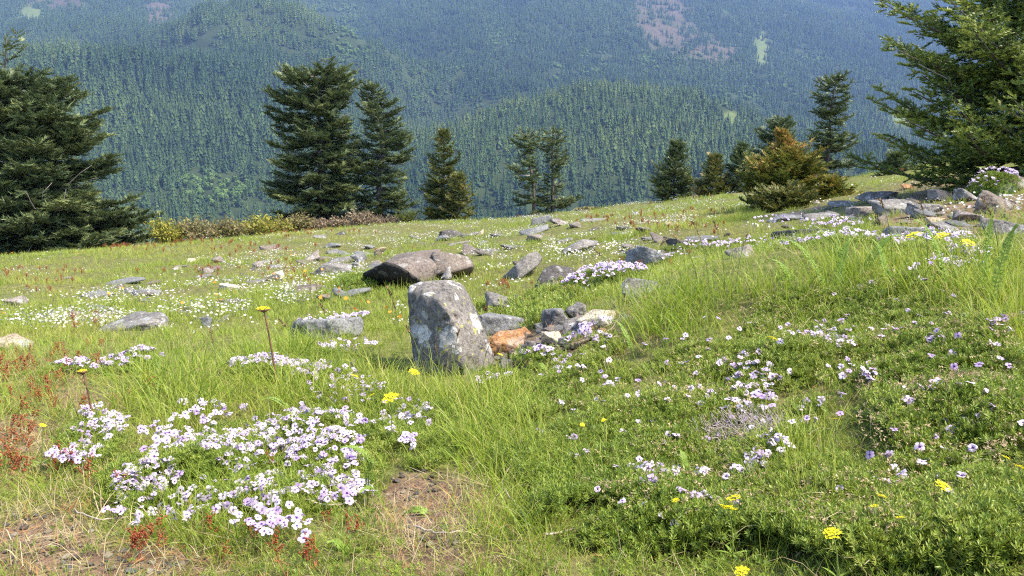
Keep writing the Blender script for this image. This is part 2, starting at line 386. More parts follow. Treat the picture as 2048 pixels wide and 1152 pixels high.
YS = np.exp(np.linspace(math.log(0.7), math.log(90), 420))
def hit(px, py):
    """ground points under pixels of the photograph's frame"""
    px = np.atleast_1d(np.asarray(px, float)); py = np.atleast_1d(np.asarray(py, float))
    d = ray(px, py); d = d / d[:, 1:2]
    below = np.zeros((len(px), len(YS)))
    for k in range(0, len(px), 4000):
        P = d[k:k + 4000, None] * YS[None, :, None]
        below[k:k + 4000] = P[..., 2] - zg(P[..., 0], P[..., 1])
    first = np.argmax(below < 0, axis=1); first = np.where((below < 0).any(1), np.maximum(first, 1), len(YS) - 1)
    r = np.arange(len(px)); a, b = below[r, first - 1], below[r, first]
    t = np.clip(a / np.where(np.abs(a - b) < 1e-9, 1, a - b), 0, 1)
    Y = YS[first - 1] + t * (YS[first] - YS[first - 1])
    P = d * Y[:, None]; P[:, 2] = zg(P[:, 0], P[:, 1])
    return P
def hit1(px, py): return hit([px], [py])[0]

def in_ell(px, py, ells):
    """soft membership 0..1 in a union of ellipses (cx, cy, rx, ry)"""
    r = np.zeros(np.shape(px))
    for cx, cy, rx, ry in ells:
        q = ((px - cx) / rx) ** 2 + ((py - cy) / ry) ** 2
        r = np.maximum(r, np.clip(1.5 - q, 0, 1))
    return r
# bare, gravelly soil seen through thin grass
SOIL = [(60,1100,150,70),(40,880,80,40),(170,800,60,24),(230,1135,220,40),(880,1020,120,75),(820,985,60,40),(900,1120,140,40),(1030,690,60,40),(1150,680,70,35),(1950,400,170,45),(1850,450,120,30),(1700,1040,60,30),(1480,890,90,40)]
PX, PY, PZC = proj(np.stack([GX, GY, GZ], -1))
soilness = in_ell(PX, PY, SOIL) * (PZC > 0.3)
cover = np.clip(0.85 - 0.9 * soilness, 0, 1)
cover = np.where((GY > 6), np.maximum(cover, 0.75 - 0.5 * soilness), cover)
ni, nj = GS.shape
ii, jj = np.meshgrid(np.arange(ni - 1), np.arange(nj - 1), indexing='ij')
v0 = (ii * nj + jj).ravel()
quads = np.stack([v0, v0 + nj, v0 + nj + 1, v0 + 1], -1)
ground = obj('ground', mesh_np('ground', np.stack([GX, GY, GZ], -1).reshape(-1, 3), quads, M['ground'], smooth=True, extra={'cover': cover.ravel()}))
tag(ground, 'alpine meadow ground falling away from a gravelly bank', 'ground', kind='structure')

# ================================================================== far side of the valley
FAR_PIX = [(-300,450,1200),(-300,250,1700),(-300,110,2100),(-300,20,3600),
    (0,430,1300),(300,430,1300),(500,405,1380),(150,270,1650),(330,250,1700),(100,108,2100),(220,112,2100),(330,130,2050),(450,190,1900),(560,260,1750),(660,330,1600),(720,390,1450),
    (100,42,3500),(250,50,3300),(200,0,4200),(20,0,4200),
    (350,66,2700),(450,22,2950),(580,18,2950),(680,62,2800),(740,130,2600),(520,110,2450),(640,190,2250),(780,270,2100),
    (900,0,4300),(1200,0,4500),(1500,0,5000),(1800,0,5900),(2100,0,6200),(880,120,3200),(1050,110,3300),(1200,100,3500),(1350,90,3700),(1500,110,3700),(1700,100,4300),(1950,120,4600),
    (850,225,2600),(1000,185,2750),(1200,168,2900),(1350,165,2950),(1500,190,2950),(1700,220,3000),(1950,240,3200),
    (880,252,1950),(1000,212,2000),(1120,190,2050),(1280,183,2080),(1400,190,2050),(1490,225,1950),(1600,285,1800),(1750,300,1900),(1950,300,2000),
    (820,400,1300),(1000,385,1300),(1200,365,1350),(1400,345,1400),(1700,350,1450),(1900,350,1500),(2100,350,1500),(2350,300,2000),(2350,100,4600),(2350,0,6200)]
far_pts = [at(*c) for c in FAR_PIX]
# hollows behind the crests of the near spurs
for px, py, Y, dY, drop in [(100,108,2100,450,170),(220,112,2100,450,170),(330,130,2050,400,110),(-100,108,2100,450,170),(880,252,1950,280,45),(1000,212,2000,300,60),(1120,190,2050,330,70),(1280,183,2080,330,75),(1400,190,2050,330,70),(1490,225,1950,350,60),
                            (450,22,2950,500,140),(580,18,2950,500,140),(700,80,2750,500,90),(1600,285,1800,400,60)]:
    p = at(px, py, Y + dY); p[2] -= drop; far_pts.append(p)
far_pts += [np.array(p, float) for p in [(-400,100,-52),(0,100,-52),(400,100,-45),(-600,500,-170),(0,500,-180),(600,500,-170),(-900,950,-235),(-300,950,-235),(300,950,-235),(900,950,-235),
                                          (-5200,6800,900),(-2500,6800,1000),(0,6800,1050),(2500,6800,1150),(5600,6800,1150),(-4500,4500,600),(4800,4500,600)]]
far_pts = np.array(far_pts)
far_rbf = RBF(far_pts[:, :2] / 1000, far_pts[:, 2], 0.09)
fu = np.linspace(-0.84, 0.84, 230); fy = np.concatenate([np.geomspace(95, 1100, 30)[:-1], np.geomspace(1100, 6700, 190)])
FU, FY = np.meshgrid(fu, fy, indexing='ij'); FX = FU * FY
def far_base(x, y):
    q = np.stack([x, y], -1) / 1000
    z = far_rbf(q)
    P3 = np.stack([x / 420, y / 620, np.zeros_like(x)], -1)
    rid = 1 - np.abs(fbm(P3, 3, 21))
    amp = np.clip((y - 1300) / 1500, 0.1, 1.0)
    return z + amp * (42 * (rid - 0.75) + 12 * fbm(np.stack([x / 120, y / 120, np.zeros_like(x)], -1), 3, 40))
FZ = far_base(FX.ravel(), FY.ravel()).reshape(FX.shape)
def zf(x, y):
    a = np.clip((x / y - fu[0]) / (fu[1] - fu[0]), 0, len(fu) - 1.001); b = np.clip(np.interp(y, fy, np.arange(len(fy))), 0, len(fy) - 1.001)
    i = a.astype(int); j = b.astype(int); fa = a - i; fb = b - j
    return FZ[i, j] * (1 - fa) * (1 - fb) + FZ[i + 1, j] * fa * (1 - fb) + FZ[i, j + 1] * (1 - fa) * fb + FZ[i + 1, j + 1] * fa * fb
CUT = [(1320,30,65,45),(1350,75,60,40),(1420,105,55,28),(110,5,60,18),(320,25,30,30)]
LAWN = [(1522,100,15,38),(1462,236,16,14),(60,30,35,20),(1810,232,30,22)]
BROAD = [(440,385,62,32),(400,365,30,20),(700,60,22,55),(640,20,50,14),(740,108,25,14),(980,212,45,14),(1180,130,30,40),(1110,150,20,30),(1370,110,40,20),(1540,170,40,25),(1000,70,25,50),(1460,180,40,18),(1290,130,30,25),(850,190,20,40),(1620,120,50,20),(900,300,18,14)]
qx, qy, _ = proj(np.stack([FX, FY, FZ], -1))
cutm = np.clip(in_ell(qx, qy, CUT) * (0.75 + 0.5 * fbm2(FX.ravel(), FY.ravel(), 0.012, 3, 3).reshape(FX.shape)), 0, 0.85)
lawnm = np.clip(in_ell(qx, qy, LAWN), 0, 1)
ni, nj = FX.shape
ii, jj = np.meshgrid(np.arange(ni - 1), np.arange(nj - 1), indexing='ij'); v0 = (ii * nj + jj).ravel()
hill = obj('mountainside', mesh_np('mountainside', np.stack([FX, FY, FZ], -1).reshape(-1, 3), np.stack([v0, v0 + nj, v0 + nj + 1, v0 + 1], -1), M['hill'], smooth=True, extra={'cut': cutm.ravel(), 'lawn': lawnm.ravel()}))
tag(hill, 'forested mountainside across the valley', 'mountainside', kind='structure')

# ---------------------------------------------------------------- scatter (for what nobody could count)
def scatter(name, P, rot, scl, tint, templates, label, cat, parent=None):
    me = bpy.data.meshes.new(name); n = len(P)
    me.vertices.add(n); me.vertices.foreach_set('co', np.asarray(P, np.float32).ravel())
    def put(nm, ty, val, key):
        a = me.attributes.new(nm, ty, 'POINT'); a.data.foreach_set(key, np.asarray(val).ravel())
    put('rot', 'FLOAT_VECTOR', np.asarray(rot, np.float32), 'vector')
    scl = np.asarray(scl, np.float32)
    put('scl', 'FLOAT_VECTOR', scl if scl.ndim == 2 else np.repeat(scl[:, None], 3, 1), 'vector')
    put('tint_i', 'FLOAT', np.asarray(tint, np.float32), 'value')
    put('pick', 'INT', RNG.integers(0, len(templates), n).astype(np.int32), 'value')
    o = obj(name, me, parent)
    g = bpy.data.node_groups.new(name + '_scatter', 'GeometryNodeTree')
    g.interface.new_socket('Geometry', in_out='INPUT', socket_type='NodeSocketGeometry')
    g.interface.new_socket('Geometry', in_out='OUTPUT', socket_type='NodeSocketGeometry')
    gi = g.nodes.new('NodeGroupInput'); go = g.nodes.new('NodeGroupOutput')
    join = g.nodes.new('GeometryNodeJoinGeometry')
    for k, tm in enumerate(templates):
        to = bpy.data.objects.new(name + '_piece', tm)
        oi = g.nodes.new('GeometryNodeObjectInfo'); oi.inputs['Object'].default_value = to; oi.inputs['As Instance'].default_value = False
        gt_ = g.nodes.new('GeometryNodeGeometryToInstance')
        g.links.new(oi.outputs['Geometry'], gt_.inputs[0]); g.links.new(gt_.outputs[0], join.inputs[0])
    def named(nm, ty):
        a = g.nodes.new('GeometryNodeInputNamedAttribute'); a.data_type = ty; a.inputs['Name'].default_value = nm
        return a.outputs['Attribute']
    ip = g.nodes.new('GeometryNodeInstanceOnPoints')
    g.links.new(gi.outputs[0], ip.inputs['Points']); g.links.new(join.outputs[0], ip.inputs['Instance'])
    ip.inputs['Pick Instance'].default_value = True
    g.links.new(named('pick', 'INT'), ip.inputs['Instance Index'])
    e2r = g.nodes.new('FunctionNodeEulerToRotation'); g.links.new(named('rot', 'FLOAT_VECTOR'), e2r.inputs[0])
    g.links.new(e2r.outputs[0], ip.inputs['Rotation']); g.links.new(named('scl', 'FLOAT_VECTOR'), ip.inputs['Scale'])
    g.links.new(ip.outputs[0], go.inputs[0])
    md = o.modifiers.new('scatter', 'NODES'); md.node_group = g
    if parent is None: tag(o, label, cat, kind='stuff')
    else: o['kind'] = 'stuff'
    return o

# ---------------------------------------------------------------- far forest
def far_conifer_mesh(seed, layers=7, spikes=7, width=0.17):
    r = np.random.default_rng(seed); G = Geo()
    G.add(*tube([(0, 0, -0.05), (0, 0, 0.25), (0, 0, 0.9)], [0.016, 0.013, 0.004], 4, False), 0.2)
    for k in range(layers):
        t = k / layers; z0 = 0.10 + 0.88 * t; rad = width * (1 - t) ** 0.85 * (0.85 + 0.3 * r.random()) + 0.012
        for s in range(spikes):
            a = 2 * math.pi * (s + 0.5 * (k % 2) + 0.5 * r.random()) / spikes; rr = rad * (0.65 + 0.6 * r.random())
            da = 2.6 / spikes; zt = z0 - rad * (0.35 + 0.4 * r.random())
            top = (0.0, 0.0, min(z0 + 0.17, 1.0))
            V = [top, (rr * 0.75 * math.cos(a - da), rr * 0.75 * math.sin(a - da), zt + 0.03), (rr * math.cos(a), rr * math.sin(a), zt), (rr * 0.75 * math.cos(a + da), rr * 0.75 * math.sin(a + da), zt + 0.03)]
            G.add(V, [(0, 1, 2), (0, 2, 3)], float(np.clip(0.5 + 0.25 * r.normal() + 0.3 * t, 0, 1)))
    return G
CON = [far_conifer_mesh(i, 6 + (i * 3) % 5, 5 + i % 3, 0.13 + 0.024 * ((i * 3) % 8)).mesh('conifer', M['conifer_far']) for i in range(8)]
def clump_mesh(seed):
    r = np.random.default_rng(100 + seed); G = Geo()
    for k in range(8):
        g = far_conifer_mesh(200 + seed * 9 + k, 5, 5, 0.20 + 0.07 * r.random())
        x, y = r.uniform(-19, 19, 2); s = 27 * (0.5 + 0.75 * r.random())
        for V, T, A in zip(g.V, g.T, g.A): G.add(V * s + (x, y, 0.28 * y - 1.0), T - T.min(), A)
    return G.mesh('conifer_clump', M['conifer_far'])
CLUMP = [clump_mesh(i) for i in range(5)]
def broad_mesh(seed, n=90):
    r = np.random.default_rng(seed); G = Geo()
    for k in range(n):
        d = norm(r.normal(size=3)); c = d * r.uniform(0.55, 1) ** 0.5 * np.array([0.5, 0.5, 0.45]) + (0, 0, 0.5)
        u = norm(np.cross(d, r.normal(size=3))); w = np.cross(d, u) ; s = r.uniform(0.1, 0.2)
        G.add([c + u * s, c - 0.5 * u * s + w * s, c - 0.5 * u * s - w * s], [(0, 1, 2)], r.random())
    return G.mesh('broadleaf', M['broad_far'])
BRO = [broad_mesh(i) for i in range(3)]

elev = FZ / FY; runmax = np.maximum.accumulate(np.where(FY > 1000, elev, -9), axis=1)
def visible_far(x, y, z, h):
    i = np.clip(np.round((x / y - fu[0]) / (fu[1] - fu[0])).astype(int), 0, len(fu) - 1); j = np.clip(np.searchsorted(fy, y) - 1, 0, len(fy) - 1)
    return (z + h) / y > runmax[i, j] - 0.001
def far_points(y0, y1, dens, h, seed):
    dens = dens * 2.2
    r = np.random.default_rng(seed); um = 0.74
    n = int(dens * um * (y1 ** 2 - y0 ** 2))
    y = np.sqrt(r.uniform(y0 ** 2, y1 ** 2, n)); x = r.uniform(-um, um, n) * y
    z = zf(x, y); px, py, _ = proj(np.stack([x, y, z], -1))
    slp = (zf(x, y + 25) - z) / 25; ok = visible_far(x, y, z, h + 12) & (py < 520) & (py > -220) & (r.random(n) < np.clip(0.30 + 1.3 * slp, 0.25, 1) * np.clip(1.0 + 0.9 * fbm2(x, y, 0.016, 2, 13), 0.35, 1.5))
    x, y, z, px, py = x[ok], y[ok], z[ok], px[ok], py[ok]
    sparse = np.clip(in_ell(px, py, CUT) * 0.84, 0, 1); sparse = np.maximum(sparse, in_ell(px, py, LAWN) * 0.97)
    br = in_ell(px, py, BROAD) * 0.5 + 0.45 * in_ell(px, py, [(440,385,62,30),(400,365,30,20),(690,70,26,50)]) + 0.10 * (fbm2(x, y, 0.006, 2, 77) > 0.55) 
    roll = r.random(len(x)); keep = roll > sparse; isb = keep & (r.random(len(x)) < br)
    return np.stack([x, y, z], -1), keep & ~isb, isb, px, py, r
def forest_tint(P, px, py, r):
    t = 0.40 + 0.30 * fbm2(P[:, 0], P[:, 1], 0.0035, 3, 55) + 0.28 * fbm2(P[:, 0], P[:, 1], 0.0016, 2, 56) + 0.13 * r.normal(size=len(P))
    t += 0.30 * in_ell(px, py, [(1150,290,330,110),(120,105,100,18),(560,50,150,40)]) - 0.10 * in_ell(px, py, [(420,250,150,110),(1000,80,250,70)])
    return np.clip(t, 0, 1)
P, con, bro, px, py, r = far_points(1120, 2500, 1 / 190, 30, 1)
hgt = 23 * (0.45 + 0.85 * r.random(len(P))) * (1 + 0.6 * in_ell(px, py, [(420,220,190,120),(180,180,200,90)]) + 0.3 * np.clip(fbm2(P[:, 0], P[:, 1], 0.008, 2, 31), 0, 1))
tnt = forest_tint(P, px, py, r)
near_i = np.where(con & (px > -20) & (px < 2068) & (py - hgt * F / P[:, 1] < 425) & (py < 455))[0]
near_i = near_i[np.argsort(P[near_i, 1])][:300]
ind = np.zeros(len(P), bool); ind[near_i] = True
rest = con & ~ind
rz = r.uniform(0, 6.28, len(P)); rot = np.stack([0.05 * r.normal(size=len(P)), 0.04 * r.normal(size=len(P)), rz], -1)
sc3 = np.stack([hgt * (0.8 + 0.5 * r.random(len(P)))] * 2 + [hgt], -1)
scatter('conifer_forest', P[rest] - (0, 0, 0.6), rot[rest], sc3[rest], tnt[rest], CON, 'dense dark conifer forest covering the near slopes across the valley', 'forest')
PB, hb_ = P[bro], 14 * (0.5 + 0.7 * r.random(bro.sum()))
for k, i in enumerate(near_i):
    o = obj('far_conifer', CON[k % 8], None, P[i] - (0, 0, 0.6)); o.rotation_euler = rot[i]; o.scale = sc3[i]
    tag(o, 'tiny far conifer in the lowest rows of forest seen above the meadow edge', 'tree', 'far conifers just above the meadow edge')
P2, con2, bro2, px2, py2, r2 = far_points(2500, 6600, 1 / 1150, 30, 2)
tn2 = forest_tint(P2, px2, py2, r2)
scatter('mountain_forest', P2[con2], np.stack([0 * px2, 0 * px2, r2.uniform(-0.5, 0.5, len(px2))], -1)[con2], (0.8 + 0.4 * r2.random(len(px2)))[con2], tn2[con2], CLUMP, 'hazy blue conifer forest high on the far mountainside', 'forest')
k = 6; jit = r2.uniform(-16, 16, (bro2.sum() * k, 2)); PB2 = np.repeat(P2[bro2], k, 0); PB2[:, :2] += jit; PB2[:, 2] = zf(PB2[:, 0], PB2[:, 1])
PBa = np.concatenate([PB, PB2]); hba = np.concatenate([hb_, 12 * (0.6 + 0.7 * r2.random(len(PB2)))])
scatter('broadleaf_thicket', PBa - (0, 0, 0.5), np.stack([0 * hba, 0 * hba, RNG.uniform(0, 6.28, len(hba))], -1), hba, RNG.random(len(hba)), BRO, 'light green broadleaf thickets in gullies of the far forest', 'thicket')
# pale dead snags
for px_, py_, Y_, h_, lab in [(1376,252,1850,26,'bleached dead snag rising from the forest above the small dark fir'),(1737,255,2000,30,'thin white snag between the tall grey fir and the big green fir'),(1752,258,2000,22,'shorter white snag beside the big green fir'),
                              (520,250,1800,30,'tall grey snag in the old forest beside the twin firs'),(412,215,1850,34,'grey snag in the old forest between left fir and twin firs')]:
    b = at(px_, py_, Y_); b[2] = zf(b[:1], b[1:2])[0]; G = Geo()
    G.add(*tube([(0, 0, -1), (0.2, 0, h_ * 0.5), (0.1, 0.1, h_)], [0.55, 0.4, 0.12], 6), 0.5)
    for q in range(9):
        a = q * 2.4; zz = h_ * (0.35 + 0.065 * q); L = 2.6 * (1 - 0.08 * q)
        G.add(*tube([(0, 0, zz), (L * math.cos(a), L * math.sin(a), zz + 0.4)], [0.14, 0.04], 4), 0.5)
    tag(obj('dead_snag', G.mesh('dead_snag', M['deadwood']), None, b), lab, 'dead tree')

# ---------------------------------------------------------------- haze in the valley
hz_lo, hz_hi = float(min(FZ.min(), GZ.min())) - 2.0, float(FZ.max()) + 45.0
bx = np.array([(x, y, z) for x in (-6200, 6200) for y in (-160, 6900) for z in (hz_lo, hz_hi)], float)
hm, nt = new_mat('valley_haze')
pv = N(nt, 'ShaderNodeVolumePrincipled'); oo = N(nt, 'ShaderNodeOutputMaterial')
pv.inputs['Color'].default_value = (0.36, 0.54, 1.0, 1); pv.inputs['Density'].default_value = 0.52e-4; pv.inputs['Anisotropy'].default_value = 0.0
pv.inputs['Density Attribute'].default_value = ''
nt.links.new(pv.outputs[0], oo.inputs['Volume'])
try: hm.cycles.homogeneous_volume = True
except Exception: pass
tag(obj('haze', mesh_np('haze', bx, [(0, 1, 3, 2), (4, 6, 7, 5), (0, 4, 5, 1), (2, 3, 7, 6), (0, 2, 6, 4), (1, 5, 7, 3)], hm)), 'thin blue haze filling the valley air', 'haze', kind='stuff')
# ================================================================== rocks
def ico(sub):
    bm = bmesh.new(); bmesh.ops.create_icosphere(bm, subdivisions=sub, radius=1.0)
    V = np.array([v.co[:] for v in bm.verts]); T = np.array([[v.index for v in f.verts] for f in bm.faces]); bm.free(); return V, T
ICO = {k: ico(k) for k in (2, 3, 4, 5, 6)}

def hull_planes(pts):
    bm = bmesh.new()
    for p in pts: bm.verts.new(p)
    bmesh.ops.convex_hull(bm, input=bm.verts)
    bm.normal_update()
    c = np.mean(pts, 0); n, h = [], []
    for f in bm.faces:
        nn = np.array(f.normal[:]); d = float(nn @ (np.array(f.verts[0].co[:]) - c))
        if d < 0: nn, d = -nn, -d
        if d > 1e-4: n.append(nn); h.append(d)
    bm.free(); return c, np.array(n), np.array(h)

def rock_mesh(name, pts, mat, sub=4, sharp=18, rough=0.05, seed=0, pits=0.0):
    """weathered block: the convex hull of pts with worn edges, chips and pits"""
    c, n, h = hull_planes(pts); D, T = ICO[sub]
    size = float(np.mean(h))
    q = np.clip(D @ n.T, 0, None) / h
    r = (q ** sharp).sum(1) ** (-1.0 / sharp)
    P = D * r[:, None]
    s = 1.0 / size
    nz = fbm(P * s * 1.1 + seed * 7.3, 4, seed, 0.55)
    lay = np.abs(vnoise(P * s * np.array([2.3, 2.3, 4.0]) + seed, seed + 3))
    r = r * (1 + rough * nz - 0.6 * rough * np.clip(0.25 - lay, 0, 1) * 4 * 0.5 + 0.35 * rough * fbm(P * s * 5, 3, seed + 9) - 0.5 * rough * np.clip(0.10 - np.abs(vnoise(P * s * 1.7 + 5, seed + 17)), 0, 1) * 8)
    r = r * (1 + 0.012 * fbm(P * s * 15, 3, seed + 55))
    if pits: r = r * (1 - pits * np.clip(vnoise(P * s * 6.5, seed + 31) - 0.55, 0, 1))
    V = c + D * r[:, None]
    return mesh_np(name, V, T, mat, smooth=True)

def block_pts(w, d, h, seed, n=16, wedge=0.35):
    r = np.random.default_rng(seed)
    P = r.uniform(-1, 1, (n, 3)); P = P / (np.abs(P) ** 6).sum(1, keepdims=True) ** (1 / 6)      # near a box
    P *= np.array([w, d, h]) / 2 * r.uniform(0.82, 1.0, (n, 1))
    tilt = r.uniform(-wedge, wedge, 2)
    P[:, 2] = np.where(P[:, 2] > 0, P[:, 2] * (1 + tilt[0] * P[:, 0] / (w / 2) + tilt[1] * P[:, 1] / (d / 2)), P[:, 2])
    return P

def rock(px, py, wpx, hpx, mat, label, seed, depth=0.8, yaw=0.0, sink=0.5, name='rock', rough=0.075, wedge=0.5, tilt=0.0, n=11, sub=5, sharp=36):
    """a stone whose visible base sits at pixel (px, py) of the photograph, sized in its pixels"""
    b = hit1(px, py); k = b[1] / F / CP
    w, h = wpx * k, hpx * k
    pts = block_pts(w, w * depth, h * (1 + sink), seed, n, wedge)
    me = rock_mesh(name, pts, M[mat], sub, sharp, rough, seed)
    o = obj(name, me, None, (b[0], b[1] + w * depth * 0.3, zg(b[0], b[1]) + h * (1 - sink) / 2))
    o.rotation_euler = (0, tilt, yaw)
    tag(o, label, 'rock')
    return o

def px2m_(px, Y): return px * Y / F / CP
# --- the upright lichen-covered stone
hb0 = hit1(905, 742); Yh = hb0[1]
hp = []
for px, py, dy in [(812,582,0.05),(816,566,0.08),(850,560,0.12),(900,560,0.20),(928,566,0.20),(948,612,0.14),(968,660,0.06),(1002,752,0.05),(985,762,-0.02),(880,600,-0.09),(905,640,-0.12),(935,770,-0.13),(868,765,-0.10),(815,650,0.02),(840,750,0.03),
                   (815,575,0.30),(905,562,0.38),(945,610,0.36),(1000,760,0.35),(840,760,0.36)]:
    hp.append(at(px, py, Yh + dy))
hp = np.array(hp); hp[:, 2] -= np.where(hp[:, 2] < hp[:, 2].min() + 0.10, 0.10, 0)
hc = hp.mean(0)
o = obj('standing_stone', rock_mesh('standing_stone', hp - hc, M['rock_hero'], 6, 90, 0.05, 4, pits=0.3), None, hc)
tag(o, 'upright lichen-spotted grey stone standing in the middle of the bank', 'rock')

# --- the broad brown boulder in the meadow: dark left block and tan right block
bb = hit1(830, 566); Yb = bb[1]
def poly_rock(name, pix, mat, label, seed, sub=5, rough=0.05, sharp=60, Y=None):
    P = np.array([at(a, b_, (Yb if Y is None else Y) + dy) for a, b_, dy in pix]); c = P.mean(0)
    return tag(obj(name, rock_mesh(name, P - c, M[mat], sub, sharp, rough, seed), None, c), label, 'rock')
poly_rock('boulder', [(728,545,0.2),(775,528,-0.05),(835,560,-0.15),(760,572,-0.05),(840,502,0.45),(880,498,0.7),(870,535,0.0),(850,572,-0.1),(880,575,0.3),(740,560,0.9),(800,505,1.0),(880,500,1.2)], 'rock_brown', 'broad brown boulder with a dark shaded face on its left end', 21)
poly_rock('boulder', [(862,502,0.3),(900,505,0.3),(935,512,0.4),(949,532,0.4),(900,545,0.05),(866,552,0.05),(945,545,0.5),(890,556,0.3),(880,505,0.9),(940,515,1.0),(945,545,1.0)], 'rock_brown', 'rounded tan-brown block leaning on the right of the broad boulder', 22)
poly_rock('rock', [(880,556,-0.1),(898,532,0.0),(905,555,-0.1),(895,560,-0.2),(885,560,0.2),(900,540,0.3),(905,558,0.2)], 'rock_grey', 'small wedge stone under the right end of the broad boulder', 23, sub=4)

poly_rock('boulder', [(722,548,-0.40),(770,523,-0.60),(800,532,-0.62),(844,560,-0.60),(835,580,-0.1),(765,584,-0.05),(735,565,-0.1),(740,560,0.3),(780,524,0.2),(838,562,0.1),(770,580,0.3)], 'rock_shade', 'slab leaning against the left of the broad boulder, shadow painted into its dark colour', 27)  # shade of the boulder's left face put into near-black colour and overhang
YT = hit1(1040, 556)[1]
poly_rock('boulder', [(1003,555,0.1),(1030,530,-0.05),(1055,508,0.0),(1075,502,0.15),(1085,515,0.2),(1075,532,0.05),(1040,558,-0.1),(1020,562,0.0),(1010,560,0.4),(1060,508,0.5),(1085,520,0.5),(1045,558,0.4)], 'rock_grey', 'oblong pitted grey boulder tilted up to the right in the meadow', 24, Y=YT)
YT = hit1(1100, 585)[1]
poly_rock('boulder', [(1068,572,0.0),(1085,540,0.05),(1110,530,0.1),(1145,535,0.15),(1150,550,0.1),(1110,582,-0.1),(1072,582,0.0),(1075,575,0.5),(1100,533,0.5),(1150,545,0.5),(1120,580,0.4)], 'rock_dark', 'dark angular boulder right of the oblong pitted one', 25, Y=YT)
poly_rock('rock', [(1122,502,0.0),(1165,478,0.2),(1198,482,0.3),(1190,492,0.1),(1130,508,-0.1),(1140,490,0.8),(1198,484,0.9),(1130,505,0.7)], 'rock_grey', 'flat pale grey slab lying behind the dark angular boulder', 26, Y=hit1(1140, 508)[1])

